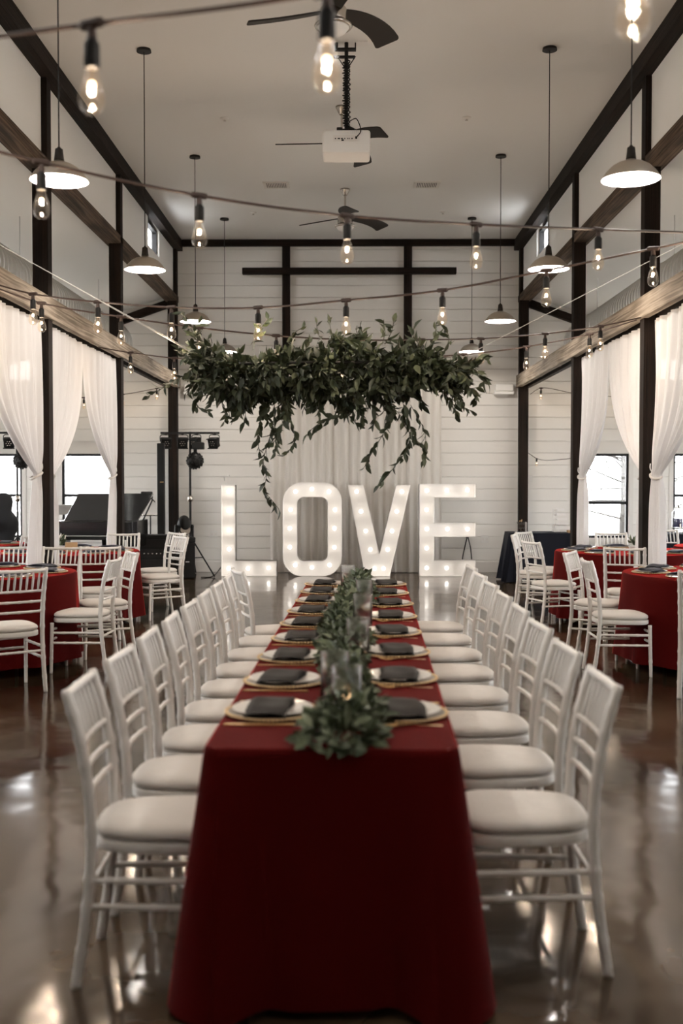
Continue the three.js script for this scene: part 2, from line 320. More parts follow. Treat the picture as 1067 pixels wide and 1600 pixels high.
// ------------------------------------------------------------------ long table
const tabA = THREE.MathUtils.degToRad(1.07), tabO = [-0.057, -3.02], TL = 4.98, TW = 0.70, TH = 0.745;
const onT = (u, v, y = TH) => [tabO[0] + u * Math.cos(tabA) + v * Math.sin(tabA), y, tabO[1] + u * Math.sin(tabA) - v * Math.cos(tabA)];
{
  const t = thing('folding_table', 'long folding table under the red cloth in the middle of the hall', 'table', onT(0, TL / 2, 0), -tabA);
  mesh('tabletop', box(TW - 0.02, 0.03, TL - 0.02, 0, TH - 0.022, 0, 0.008), M.white, t);
  for (const x of [-0.27, 0.27]) for (const z of [-2.3, -0.2, 0.2, 2.3]) mesh('leg', cyl(0.014, 0.014, TH - 0.04, x, (TH - 0.04) / 2, z, 10), M.blackMetal, t);
  // cloth: top, rolled edge and hanging sides whose folds open towards the hem
  const hw = TW / 2, hl = TL / 2, R = 0.035, per = [];
  const step = 0.022;
  const side = (x0, z0, x1, z1, nx, nz) => { const L = Math.hypot(x1 - x0, z1 - z0), n = Math.ceil(L / step); for (let i = 0; i < n; i++) { const k = i / n; per.push([x0 + (x1 - x0) * k, z0 + (z1 - z0) * k, nx, nz, Math.min(k, 1 - k) * L, nx ? 1 : 0]); } };
  const corner = (cx, cz, a0) => { for (let i = 0; i < 10; i++) { const a = a0 + i / 10 * Math.PI / 2; per.push([cx + R * Math.cos(a), cz + R * Math.sin(a), Math.cos(a), Math.sin(a), 0, 0.5]); } };
  // walk round the edge seen from above (x right, z towards the camera)
  corner(hw - R, -hl + R, -Math.PI / 2); const c2 = per.splice(0).reverse();
  corner(-hw + R, -hl + R, -Math.PI); const c3 = per.splice(0).reverse();
  corner(-hw + R, hl - R, Math.PI / 2); const c4 = per.splice(0).reverse();
  corner(hw - R, hl - R, 0); const k1 = per.splice(0).reverse();
  side(-hw + R, hl, hw - R, hl, 0, 1); const s1 = per.splice(0);
  side(hw, hl - R, hw, -hl + R, 1, 0); const s2 = per.splice(0);
  side(hw - R, -hl, -hw + R, -hl, 0, -1); const s3 = per.splice(0);
  side(-hw, -hl + R, -hw, hl - R, -1, 0); const s4 = per.splice(0);
  const P = [...s1, ...k1, ...s2, ...c2, ...s3, ...c3, ...s4, ...c4];
  const N = P.length, rows = 26;
  const fold = (i) => Math.sin(i * 0.21) * 0.55 + Math.sin(i * 0.083 + 1.3) * 0.45;
  const g = sheet(N, rows, (u, v) => {
    const i = Math.round(u * N) % N, p = P[i];
    const isC = p[5] === 0.5, q = Math.exp(-Math.pow((isC ? 0 : p[4]) / 0.085, 2));          // nearness to a corner: cloth swings out there
    const dip = isC ? 0 : 0.55 * Math.exp(-Math.pow((p[4] - 0.14) / 0.05, 2));                // the fold beside it falls inward
    const edge = Math.min(1, v / 0.06), ry = 0.012;
    const hang = Math.max(0, (v - 0.06) / 0.94);
    const end = p[5] === 0 ? 1 : 0;
    const out = ry * Math.sin(edge * Math.PI / 2) + hang * (0.012 + q * 0.085 - dip * 0.045 + (end ? 0.028 : 0.008) + fold(i) * (end ? 0.006 : 0.008) * (1 - q));
    const y = TH + 0.004 - ry * (1 - Math.cos(edge * Math.PI / 2)) - hang * (TH - 0.012 - ry - 0.018 * (1 - q) * (0.5 + 0.5 * Math.sin(i * 0.05)));
    return [p[0] + p[2] * out, y, p[1] + p[3] * out];
  });
  const nx = 24, nz = 120;
  const top = sheet(nx, nz, (u, v) => { const x = (u - 0.5) * 2 * hw, z = (v - 0.5) * 2 * hl; const cx = Math.max(0, Math.abs(x) - (hw - R)), cz = Math.max(0, Math.abs(z) - (hl - R)); let X = x, Z = z; const l = Math.hypot(cx, cz); if (cx && cz && l > R) { X = Math.sign(x) * (hw - R + cx * R / l); Z = Math.sign(z) * (hl - R + cz * R / l); } return [X, TH + 0.004, Z]; });
  const cl = mesh('tablecloth', merge([g, top]), M.cloth); cl.position.set(...onT(0, TL / 2, 0)); cl.rotation.y = -tabA;
  tag(cl, 'long dark red tablecloth hanging to the floor in the foreground', 'tablecloth', 'red tablecloths');
}
// ------------------------------------------------------------------ chairs
const bump = (ts) => (t) => 1 + ts.reduce((a, q) => a + 0.22 * Math.exp(-Math.pow((t - q) / 0.012, 2)), 0);
function makeChair() {
  const c = new THREE.Group(); c.name = 'chiavari_chair';
  const H0 = 0.885;
  const rearX = (y) => 0.172 + 0.006 * y;
  const rear = (s) => new THREE.CatmullRomCurve3([V(s * .176, 0, -.238), V(s * .174, .2, -.208), V(s * .173, .40, -.19), V(s * .174, .58, -.196), V(s * .176, .74, -.222), V(s * .178, H0, -.262)]);
  const rb = bump([.12, .27, .36, .52, .66, .74, .83, .92]);
  const rz = (y) => { const cv = rear(1); let b = 0, d = 9; for (let i = 0; i <= 60; i++) { const p = cv.getPoint(i / 60); if (Math.abs(p.y - y) < d) { d = Math.abs(p.y - y); b = p.z; } } return b; };
  for (const s of [-1, 1]) {
    mesh('leg', rod(rear(s), t => (t > 0.985 ? 0.012 : 0.0165 - 0.002 * Math.abs(t - .5)) * rb(t), 64, 8), M.chair, c);
    mesh('leg', rod([[s * .192, 0, .196], [s * .19, .395, .186]], t => (.0125 + .003 * t) * bump([.3, .58, .78])(t), 30, 8), M.chair, c);
  }
  // seat frame: a rounded trapezoid ring
  const outline = (k, n = 40) => { const a = []; for (let i = 0; i < n; i++) { const q = i / n * Math.PI * 2, p = 2 / 3.6, cx = Math.sign(Math.cos(q)) * Math.pow(Math.abs(Math.cos(q)), p), cz = Math.sign(Math.sin(q)) * Math.pow(Math.abs(Math.sin(q)), p); a.push([cx * (.188 + .019 * cz) + (k) * cx, cz * .203 + k * cz]); } return a; };
  const lay = (prof, n = 40) => sheet(n, prof.length - 1, (u, v) => { const r = prof[Math.round(v * (prof.length - 1))], p = outline(0, n)[Math.round(u * n) % n]; return [p[0] * r[0], r[1], p[1] * r[0]]; });
  mesh('seat_frame', lay([[0.0, .396], [0.97, .396], [1.0, .401], [1.0, .426], [.97, .431], [0, .431]]), M.chair, c);
  const cu = lay([[0, .432], [.90, .432], [.955, .436], [.985, .443], [.992, .452], [.975, .461], [.92, .469], [.80, .4755], [.6, .4795], [.3, .482], [0, .483]]);
  mesh('cushion', cu, M.cushion, c);
  const bar = (n, a, b, r, rings = [.25, .5, .75]) => mesh(n, rod([a, b], t => r * bump(rings)(t), 24, 7), M.chair, c);
  const tr = rod([[-.178, H0 - .016, rz(H0 - .016)], [-.06, H0 - .020, rz(H0 - .02) - .012], [.06, H0 - .020, rz(H0 - .02) - .012], [.178, H0 - .016, rz(H0 - .016)]], t => .0125 * bump([.2, .5, .8])(t), 24, 8);
  mesh('top_rail', tr, M.chair, c);
  for (const y of [.72, .645, .573]) { const z = rz(y); mesh('back_rail', rod([[-.175, y, z], [-.06, y, z - .01], [.06, y, z - .01], [.175, y, z]], t => .0088 * bump([.25, .5, .75])(t), 20, 7), M.chair, c); }
  for (let i = 0; i < 7; i++) { const x = (i - 3) * .0435, o = -.011 * (1 - Math.pow(x / .175, 2)); mesh('spindle', rod([[x, .72, rz(.72) + o], [x, H0 - .018, rz(H0 - .018) + o]], t => .0058 + .0026 * Math.sin(Math.PI * t), 8, 6), M.chair, c); }
  for (const s of [-1, 1]) for (const y of [.318, .24]) bar('stretcher', [s * .191, y, .19], [s * .174, y, rz(y)], .0098);
  for (const y of [.34, .265]) bar('stretcher', [-.19, y, .19], [.19, y, .19], .0092);
  bar('stretcher', [-.174, .29, rz(.29)], [.174, .29, rz(.29)], .0092);
  return c;
}
const chair0 = makeChair();
let chairs = 0;
function chair(x, z, turn, label, group) {
  const o = chairs++ ? chair0.clone() : chair0; o.userData = {};
  o.name = numbered('chiavari_chair'); scene.add(o); o.position.set(x, 0, z); o.rotation.set(0, turn, 0);
  return tag(o, label, 'chair', group);
}
const fromNear = (i, n) => i === 0 ? 'nearest the camera' : i === n - 1 ? 'farthest from the camera' : ord[i] + ' from the camera';
const jit = [0.02, -0.03, 0.015, 0.03, -0.02, 0.01, -0.015, 0.02, 0];
for (let i = 0; i < 9; i++) chair(-0.580 + 0.045 * i / 8, -3.35 - 0.5245 * i, Math.PI / 2 + jit[i] + (i === 8 ? 0.30 : 0), `white chiavari chair left of the long table, ${fromNear(i, 9)}`, 'chairs along the long table');
for (let i = 0; i < 8; i++) chair(0.538 + 0.062 * i / 7, -3.43 - 0.618 * i, -Math.PI / 2 + 0.04 + jit[(i * 4 + 1) % 9], `white chiavari chair right of the long table, ${fromNear(i, 8)}`, 'chairs along the long table');
const face = (x, z) => Math.atan2(x, z);
const G2 = 'chairs around the round tables';
for (const [x, z, dx, dz, l] of [
  [-2.45, -7.74, -.6, -.8, 'white chair with its back to the camera at the bottom left round table'],
  [-2.12, -8.55, -1, -.05, 'white chair seen from the side on the aisle edge of the near left round table'],
  [-2.13, -9.28, -.9, .45, 'white chair just behind the side-on chair at the near left round table'],
  [-2.42, -10.30, -.35, -.93, 'white chair with its back to the camera before the far left round table'],
  [-2.62, -12.34, .1, 1, 'white chair behind the far left round table facing the camera'],
  [-2.09, -11.80, -.82, .55, 'white chair right of the far left round table, nearer of two'],
  [-2.25, -12.62, -.75, .65, 'white chair right of the far left round table, farther of two'],
  [-2.70, -9.77, -.1, 1, 'white chair behind the near left round table beside the curtain'],
  [-3.17, -9.86, .1, 1, 'white chair behind the near left round table at the left picture edge'],
  [-3.72, -12.25, -.78, -.62, 'white chair left of the white curtain at the aisle table on the left'],
  [2.10, -12.35, .95, .25, 'white chair seen edge-on before the black-clothed side table'],
  [2.26, -12.86, .78, .62, 'white chair left of the far right round table, farthest back'],
  [2.05, -11.05, .94, -.33, 'white chair with slatted back to the camera left of the far right round table'],
  [2.12, -9.30, .88, .45, 'white chair half hidden behind the side-on chair at the near right round table'],
  [2.085, -8.46, 1, 0, 'white chair seen from the side left of the near right round table'],
  [2.58, -10.22, .3, -.95, 'white chair with its back to the camera before the white curtain on the right'],
  [2.50, -7.62, .35, -.94, 'white chair cut by the right picture edge at the near right round table'],
  [3.05, -12.54, 0, 1, 'white chair behind the far right round table facing the camera'],
  [3.92, -13.35, .1, 1, 'white chair at the aisle table near the right picture edge']]) chair(x, z, face(dx, dz), l, G2);
// ------------------------------------------------------------------ round tables
function roundTable(x, z, R, where, phase, hem = 0.07) {
  const t = thing('round_table', `round folding table under the red cloth ${where}`, 'table', [x, 0, z], 0, 'round tables');
  mesh('tabletop', cyl(R - 0.01, R - 0.01, 0.03, 0, TH - 0.022, 0, 40), M.white, t);
  for (let i = 0; i < 4; i++) { const a = i * Math.PI / 2 + .6; mesh('leg', cyl(.014, .014, TH - .04, .45 * Math.cos(a), (TH - .04) / 2, .45 * Math.sin(a), 8), M.blackMetal, t); }
  const n = 144;
  const prof = (th, v) => { const e = Math.min(1, v / .05), h = Math.max(0, (v - .05) / .95); const w = Math.sin(th * 11 + phase) + .5 * Math.sin(th * 19 + phase * 2.3); const r = R + .01 * Math.sin(e * Math.PI / 2) + h * (.035 + .028 * w * Math.sqrt(h)); return [r, TH + .004 - .01 * (1 - Math.cos(e * Math.PI / 2)) - h * (TH - .006 - hem)]; };
  const sd = sheet(n, 18, (u, v) => { const th = -u * Math.PI * 2, p = prof(th, v); return [p[0] * Math.cos(th), p[1], p[0] * Math.sin(th)]; });
  const tp = new THREE.CircleGeometry(R, n); tp.rotateX(-Math.PI / 2); tp.translate(0, TH + .004, 0);
  const cl = mesh('tablecloth', merge([sd, tp]), M.cloth); cl.position.set(x, 0, z); tag(cl, `dark red cloth over the round table ${where}`, 'tablecloth', 'red tablecloths');
}
const RT = {
  A: [-3.02, -8.80, .76, 'at the near left', 0.3], B: [-3.02, -11.47, .76, 'at the far left before the piano', 1.1], C: [2.94, -11.55, .76, 'at the far right before the curtain', 2.0],
  D: [2.98, -8.80, .76, 'at the near right', 2.9], E: [-4.62, -12.75, .76, 'in the left aisle', 3.4], F: [4.45, -12.35, .76, 'in the right aisle', 4.4] };
for (const a of Object.values(RT)) roundTable(...a);
// ------------------------------------------------------------------ place settings
const chargerRim = (() => { const a = [lathe([[0, .002], [.10, .002], [.145, .006], [.150, .009], [.147, .010], [.142, .008], [.10, .004], [0, .004]], 40)]; return a; })();
const beadGeo = (() => { const g = new THREE.SphereGeometry(1, 7, 5); g.scale(.0060, .0052, .0075); const a = []; for (let i = 0; i < 64; i++) { const q = g.clone(); q.rotateY(-i / 64 * Math.PI * 2 + .35); q.translate(.149 * Math.cos(i / 64 * Math.PI * 2), .009, .149 * Math.sin(i / 64 * Math.PI * 2)); a.push(q); } return merge(a); })();
const chargerDisc = chargerRim[0];
const charger0 = new THREE.Group(); charger0.name = 'charger_plate';
mesh('disc', chargerDisc, M.glass.clone(), charger0).material = phys(lin(.80, .76, .70), .1, { transmission: .55, thickness: 0 });
{ const b = mesh('beaded_rim', beadGeo, M.goldDull, charger0); b.userData.label = 'gold beaded rim'; }
const plateGeo = lathe([[0, 0], [.06, 0], [.075, .004], [.128, .015], [.130, .0165], [.127, .0175], [.078, .008], [.06, .006], [0, .006]], 40);
const napFold = (w, l, layers) => { const g = []; for (let k = 0; k < layers; k++) g.push(sheet(14, 14, (u, v) => { const x = (u - .5) * w, z = (v - .5) * l; const over = Math.max(0, Math.abs(z) - .07); return [x * (1 - .03 * k) + .004 * Math.sin(v * 7 + k), .021 + .006 * k + .003 * Math.sin(u * 5 + k) * Math.sin(v * 4) - over * .16 + (u > .93 || u < .07 ? -.004 : 0), z]; })); return merge(g); };
const napGeo = [napFold(.135, .27, 3), napFold(.145, .255, 3)];
const knifeGeo = (() => { const s = new THREE.Shape(); s.moveTo(-.115, -.006); s.lineTo(-.02, -.005); s.lineTo(.02, -.007); s.quadraticCurveTo(.09, -.011, .115, .002); s.quadraticCurveTo(.06, .007, -.02, .005); s.lineTo(-.115, .006); s.quadraticCurveTo(-.12, 0, -.115, -.006); const g = new THREE.ExtrudeGeometry(s, { depth: .002, bevelEnabled: true, bevelThickness: .0012, bevelSize: .001, bevelSegments: 1 }); g.rotateX(-Math.PI / 2); g.translate(0, .0015, 0); return g; })();
const forkGeo = (() => { const g = []; const st = sheet(12, 4, (u, v) => { const x = -.105 + u * .14, w = .004 + .003 * Math.pow(1 - u, 2) + .009 * Math.pow(Math.max(0, u - .7) / .3, 1.5); return [x, .003 + .006 * Math.sin(u * Math.PI * .9) * (u > .5 ? 1 : .3), (v - .5) * 2 * w]; }); g.push(st); for (let i = 0; i < 4; i++) g.push(rod([[.033, .005, (i - 1.5) * .0062], [.06, .004, (i - 1.5) * .0062], [.088, .010, (i - 1.5) * .0058]], t => .0019 - .0008 * t, 6, 5)); return merge(g); })();
const forkMat = M.gold.clone(); forkMat.side = THREE.DoubleSide;
let nCh = 0;
function put(proto, geo, name, pos, turn, label, cat, group, mat) {
  let o;
  if (proto) { o = proto.clone(); o.userData = {}; scene.add(o); } else { o = mesh(name, geo, mat); }
  if (proto) o.name = numbered(name);
  o.position.set(...pos); o.rotation.set(0, turn, 0); tag(o, label, cat, group); return o;
}
function longSetting(side, v, i, n) {
  const s = side === 'left' ? -1 : 1, where = `at the ${i === 0 ? 'nearest' : i === n - 1 ? 'farthest' : ord[i] + '-nearest'} place on the ${side} of the long table`;
  const y = TH + .0045, u = s * (.205 + (i % 3) * .004), turn = -tabA + (s > 0 ? Math.PI : 0);
  put(charger0, null, 'charger_plate', onT(u, v, y), turn, `gold-beaded charger ${where}`, 'charger', 'chargers on the long table');
  put(null, plateGeo, 'dinner_plate', onT(u, v, y + .006), turn, `white dinner plate ${where}`, 'plate', 'plates on the long table', M.china);
  const np = put(null, napGeo[i % 2], 'napkin', onT(u + s * .008, v, y + .004), turn + jit[i] * 2 + (s < 0 ? -.10 : .05), `folded black satin napkin ${where}`, 'napkin', 'napkins on the long table', M.napkin);
  // the knife lies on the sitter's right, the fork on the left
  const kn = s < 0 ? -.172 : .168, fk = -kn;
  put(null, knifeGeo, 'knife', onT(u + s * .02, v + kn, y), turn + jit[(i + 3) % 9] + Math.PI, `gold knife ${where}`, 'knife', 'gold cutlery on the long table', M.gold);
  put(null, forkGeo, 'fork', onT(u + s * .02, v + fk, y), turn + jit[(i + 5) % 9], `gold fork ${where}`, 'fork', 'gold cutlery on the long table', forkMat);
}
for (let i = 0; i < 9; i++) longSetting('left', .46 + .5345 * i, i, 9);
for (let i = 0; i < 8; i++) longSetting('right', .45 + .612 * i, i, 8);
const SECT = { 'near': 90, 'near right': 45, 'right': 0, 'far right': -45, 'far': -90, 'far left': -135, 'left': 180, 'near left': 135 };
function roundSettings(T, list) {
  const [x, z, R, where] = RT[T];
  for (const k of list) {
    const a = SECT[k] * Math.PI / 180, r = R - .2, px = x + r * Math.cos(a), pz = z + r * Math.sin(a), y = TH + .0045, turn = -a + Math.PI;
    const w = `on the ${k} side of the round table ${where.replace(' before the piano', '').replace(' before the curtain', '')}`;
    put(charger0, null, 'charger_plate', [px, y, pz], turn, `gold-beaded charger ${w}`, 'charger', 'chargers on the round tables');
    put(null, plateGeo, 'dinner_plate', [px, y + .006, pz], turn, `white plate ${w}`, 'plate', 'plates on the round tables', M.china);
    put(null, napGeo[0], 'napkin', [px, y + .006, pz], turn + .2, `navy napkin ${w}`, 'napkin', 'napkins on the round tables', M.navy);
  }
}
roundSettings('A', ['near right', 'right', 'far right', 'far']);
roundSettings('D', ['near left', 'left', 'far left', 'far']);
roundSettings('B', ['near', 'near right', 'right', 'far right', 'far', 'near left']);
roundSettings('C', ['near', 'near left', 'left', 'far left', 'far', 'near right']);
roundSettings('E', ['near right', 'right']);
roundSettings('F', ['near left', 'near']);
// ------------------------------------------------------------------ greenery
function leafGeo(len, wid, fold, droop) {
  const st = [[.0, .04], [.18, .62], [.42, 1], [.68, .78], [.88, .32], [1, .02]], pos = [], idx = [];
  st.forEach(([t, w]) => { const y = -droop * t * t * len; for (const s of [-1, 0, 1]) pos.push(s * w * wid / 2, y + Math.abs(s) * fold * w * wid, t * len); });
  for (let i = 0; i < st.length - 1; i++) for (let k = 0; k < 2; k++) { const a = i * 3 + k, b = a + 3; idx.push(a, b, a + 1, a + 1, b, b + 1); }
  const g = new THREE.BufferGeometry(); g.setAttribute('position', new THREE.Float32BufferAttribute(pos, 3)); g.setAttribute('uv', new THREE.Float32BufferAttribute(new Array(pos.length / 3 * 2).fill(0), 2)); g.setIndex(idx); g.computeVertexNormals(); return g;
}
const leafA = [leafGeo(.085, .042, .18, .25), leafGeo(.07, .036, .12, .1), leafGeo(.095, .036, .2, .4)];
const leafB = [leafGeo(.046, .030, .12, .2), leafGeo(.040, .030, .1, .05), leafGeo(.058, .022, .18, .35)];
const leafMatrix = (p, d, up, s) => { const z = d.clone().normalize(); let x = V(0, 0, 0).crossVectors(up, z); if (x.lengthSq() < 1e-4) x = V(1, 0, 0); x.normalize(); const y = V(0, 0, 0).crossVectors(z, x); return new THREE.Matrix4().makeBasis(x, y, z).scale(V(s, s, s)).setPosition(p); };
function foliage(parent, list, geos, mats, toCam) {        // the 300 leaves that show largest are parts, the rest one mass
  list.forEach(l => { l.score = toCam(l.p) + rnd() * .25; });
  list.sort((a, b) => a.score - b.score);
  list.slice(0, 300).forEach((l) => { const m = mesh('leaf', geos[l.g], mats[l.m], parent); m.applyMatrix4(leafMatrix(l.p, l.d, l.up, l.s)); });
  const rest = list.slice(300);
  geos.forEach((g, gi) => mats.forEach((mt, mi) => {
    const set = rest.filter(l => l.g === gi && l.m === mi); if (!set.length) return;
    const im = new THREE.InstancedMesh(g, mt, set.length); set.forEach((l, i) => im.setMatrixAt(i, leafMatrix(l.p, l.d, l.up, l.s)));
    im.name = 'leaf_mass'; im.userData.kind = 'stuff'; im.castShadow = im.receiveShadow = true; parent.add(im);
  }));
}
const rdir = () => { const a = rnd() * 6.283, z = rr(-1, 1), q = Math.sqrt(1 - z * z); return V(q * Math.cos(a), z, q * Math.sin(a)); };
{
  const C = [-0.13, 2.27, -7.6];
  const t = thing('hanging_greenery', 'large dark green leafy installation hung above the far end of the long table', 'greenery', C);
  const hoop = new THREE.CatmullRomCurve3(Array.from({ length: 16 }, (_, i) => V(.86 * Math.cos(i / 8 * Math.PI), .02, .26 * Math.sin(i / 8 * Math.PI))), true);
  mesh('hoop_frame', new THREE.TubeGeometry(hoop, 60, .012, 6, true), M.blackMetal, t);
  const L = [];
  const add = (p, d, s, front) => L.push({ p, d, up: rdir().add(V(0, .8, 0)), s, g: Math.floor(rnd() * 3), m: rnd() < .12 ? 3 : Math.floor(rnd() * 3), front });
  // the body: a long uneven cloud, thicker to the left, leaves pointing outward
  const topY = (x) => .125 + .05 * Math.sin(x * 5 + 1) + .03 * Math.sin(x * 13) - .10 * Math.pow(Math.abs(x) / 1.0, 6);
  const botY = (x) => -.215 - .05 * Math.sin(x * 7 + .5) - .03 * Math.sin(x * 17) + .20 * Math.pow(Math.abs(x) / 1.0, 3) + (x < -.3 ? -.03 : 0);
  for (let i = 0; i < 3400; i++) {
    const x = rr(-.95, .93), a = rnd() * 6.283, k = Math.pow(rnd(), .45), w = .30 * Math.sqrt(Math.max(0, 1 - x * x * .95)) + .06;
    const cy = (topY(x) + botY(x)) / 2, hy = (topY(x) - botY(x)) / 2;
    const p = V(x, cy + hy * k * Math.sin(a), w * k * Math.cos(a));
    const d = V(x * .3, Math.sin(a) * .7 - .15, Math.cos(a) * .7).add(rdir().multiplyScalar(.9));
    add(p, d, rr(.75, 1.2));
  }
  // vines: sprays to the sides, sprigs on top, trailing strands below (metres from the centre)
  const vines = [
    [[-.40, -.24, .1], [-.41, -.40, .12], [-.455, -.55, .1], [-.48, -.66, .1], [-.455, -.75, .1], [-.47, -.84, .1], [-.425, -.90, .1], [-.37, -.97, .1]],
    [[-.36, -.22, .14], [-.29, -.36, .14], [-.26, -.50, .14], [-.32, -.60, .14]], [[-.43, -.25, .1], [-.50, -.37, .1], [-.515, -.50, .1], [-.50, -.58, .1]],
    [[-.50, -.22, .0], [-.46, -.34, .05], [-.38, -.47, .05], [-.40, -.58, .05]], [[-.30, -.25, .2], [-.34, -.40, .2], [-.40, -.52, .2]],
    [[.18, -.22, .1], [.05, -.33, .12], [-.05, -.36, .12], [-.14, -.42, .14], [-.17, -.46, .14]],
    [[.36, -.22, .1], [.47, -.33, .1], [.54, -.46, .1], [.60, -.52, .1]], [[.43, -.28, .1], [.35, -.45, .1], [.25, -.62, .1], [.22, -.68, .1]],
    [[.54, -.40, .1], [.52, -.54, .1], [.41, -.70, .1], [.32, -.81, .1]], [[.54, -.25, .05], [.64, -.45, .05], [.63, -.66, .05]], [[.48, -.24, .15], [.52, -.38, .15], [.57, -.48, .15]],
    [[-.90, -.04, .1], [-1.03, -.06, .12], [-1.16, -.14, .14], [-1.27, -.20, .14]], [[-.84, .12, .1], [-.93, .19, .12], [-.98, .29, .12], [-1.04, .39, .1]],
    [[-.86, .16, .0], [-.96, .26, .0], [-.92, .34, .0]], [[-.80, -.06, .15], [-.90, -.16, .15], [-.93, -.26, .15], [-.84, -.30, .15]], [[-.72, -.12, .1], [-.76, -.24, .1], [-.73, -.34, .1]],
    [[-.56, .16, .1], [-.50, .26, .1], [-.44, .34, .1]], [[-.86, .0, .2], [-1.0, .06, .2], [-1.05, .12, .2]], [[-.62, -.12, .1], [-.60, -.26, .1], [-.66, -.34, .1]],
    [[.80, .0, .1], [.93, .02, .1], [1.01, -.02, .1]], [[.82, -.10, .1], [.95, -.14, .1], [1.01, -.13, .1]], [[.76, -.16, .1], [.84, -.27, .1], [.85, -.34, .1]], [[.80, -.2, .1], [.92, -.28, .1], [.97, -.30, .1]],
    [[-.06, .16, .1], [-.10, .24, .1], [-.11, .31, .1]], [[.04, .15, .1], [-.01, .26, .1], [-.02, .33, .1]], [[.36, .16, .1], [.41, .26, .1], [.42, .34, .1]], [[.34, .16, .1], [.36, .24, .1], [.35, .33, .1]],
    [[.66, .14, .1], [.70, .22, .1], [.71, .31, .1]], [[.18, .16, .1], [.21, .22, .1], [.19, .29, .1]], [[.60, .14, .15], [.55, .22, .15], [.56, .28, .15]], [[.76, .1, .1], [.80, .2, .1], [.78, .26, .1]],
    [[-.30, .17, .1], [-.26, .24, .1], [-.2, .28, .1]], [[-.70, -.10, .2], [-.80, -.18, .2], [-.88, -.2, .2]], [[.1, -.24, .1], [.12, -.34, .1], [.2, -.40, .1]], [[.26, -.24, .1], [.30, -.32, .1], [.28, -.40, .1]]];
  for (let i = 0; i < 150; i++) {          // short sprigs that break up the outline
    const x = rr(-.98, .95), a = rnd() < .75 ? rr(-.5, 3.6) : rr(3.6, 5.8), w = .24, cy = (topY(x) + botY(x)) / 2, hy = (topY(x) - botY(x)) / 2;
    const p = [x, cy + hy * .85 * Math.sin(a), w * Math.cos(a)], d = V(x * .7 + rr(-.5, .5), Math.sin(a) + rr(-.5, .3), Math.cos(a) * .7).normalize().multiplyScalar(rr(.09, .17));
    vines.push([p, [p[0] + d.x * .5, p[1] + d.y * .5, p[2] + d.z * .5], [p[0] + d.x, p[1] + d.y - .03, p[2] + d.z]]);
  }
  for (const v of vines) {
    const c = curve(v), len = c.getLength(); mesh('vine', new THREE.TubeGeometry(c, 12, .0022, 4), M.stem, t);
    const n = Math.max(3, Math.round(len / .020));
    for (let i = 0; i < n; i++) { const q = (i + .6) / n, p = c.getPointAt(q), tg = c.getTangentAt(q); const d = tg.clone().multiplyScalar(.8).add(rdir().multiplyScalar(.8)).add(V(0, -.35, 0)); L.push({ p, d, up: rdir(), s: rr(.75, 1.15) * (1 - .2 * q), g: Math.floor(rnd() * 3), m: rnd() < .2 ? 3 : Math.floor(rnd() * 2), vine: true }); }
  }
    foliage(t, L, leafA, M.leaves, (p) => (L.find(l => l.p === p).vine ? -1 : 0) - p.z);
  for (const [a, b] of [[[-.86, .05, 0], [-2.66, 1.06, .0]], [[-.84, .05, .05], [-2.66, 1.05, .12]], [[.84, .05, 0], [2.83, 1.07, 0.05]]]) mesh('support_cable', rod([a, b], () => .0019, 1, 5), M.cable, t);
}
const HOLD = [[.035, .40], [-.012, .68], [.055, 1.58], [.068, 2.55], [.07, 3.35], [-.05, 4.45]];
{
  const t = thing('table_garland', 'loose green leaf garland along the middle of the long table', 'garland', onT(0, 0, TH + .005), -tabA);
  const L = [];
  const cx = (v) => .035 * Math.sin(v * 1.7 + .5) + .02 * Math.sin(v * 4.1), hh = (v) => .065 + .025 * Math.sin(v * 2.3) + (v > 4.2 ? .05 : 0);
  const sp = []; for (let v = .0; v <= TL - .05; v += .1) sp.push([cx(v), .025 + .02 * Math.sin(v * 5), -v]);
  sp.unshift([.01, .0, .012], [0.005, .02, 0.0]);
  mesh('stem', tube(sp, .005, 160, 5), M.stem, t);
  for (let i = 0; i < 2900; i++) {
    const v = i < 170 ? rr(-.0, .35) : rr(.0, TL - .1), a = rr(-.15, Math.PI + .15), k = Math.pow(rnd(), .5), wd = (v < .5 ? .105 : .10) * (.85 + .3 * Math.sin(v * 3.1 + 2));
    const p = V(cx(v) + wd * k * Math.cos(a), .008 + hh(v) * k * Math.max(0, Math.sin(a)), -v);
    const d = V(Math.cos(a) * .8, Math.sin(a) * .55 + .05, rr(-.3, .7)).add(rdir().multiplyScalar(.7)); if (d.y < 0 && p.y < .05) d.y = Math.abs(d.y) * .4;
    if (HOLD.some(h => Math.hypot(p.x - h[0], -p.z - h[1]) < .075)) continue;
    L.push({ p, d, up: V(0, 1, 0).add(rdir().multiplyScalar(.9)), s: rr(.75, 1.25), g: Math.floor(rnd() * 3), m: rnd() < .15 ? 3 : Math.floor(rnd() * 3) });
  }
  for (let i = 0; i < 22; i++) { const p = V(rr(-.11, .11), rr(.005, .03), rr(-.02, .01)); L.push({ p, d: V(rr(-.5, .5), rr(-.25, .3), rr(.2, .5)), up: V(0, 1, 1), s: rr(.8, 1.2), g: Math.floor(rnd() * 3), m: Math.floor(rnd() * 4) }); }
  foliage(t, L, leafB, M.garland, (p) => -p.z * .6 - p.y * 3);
}
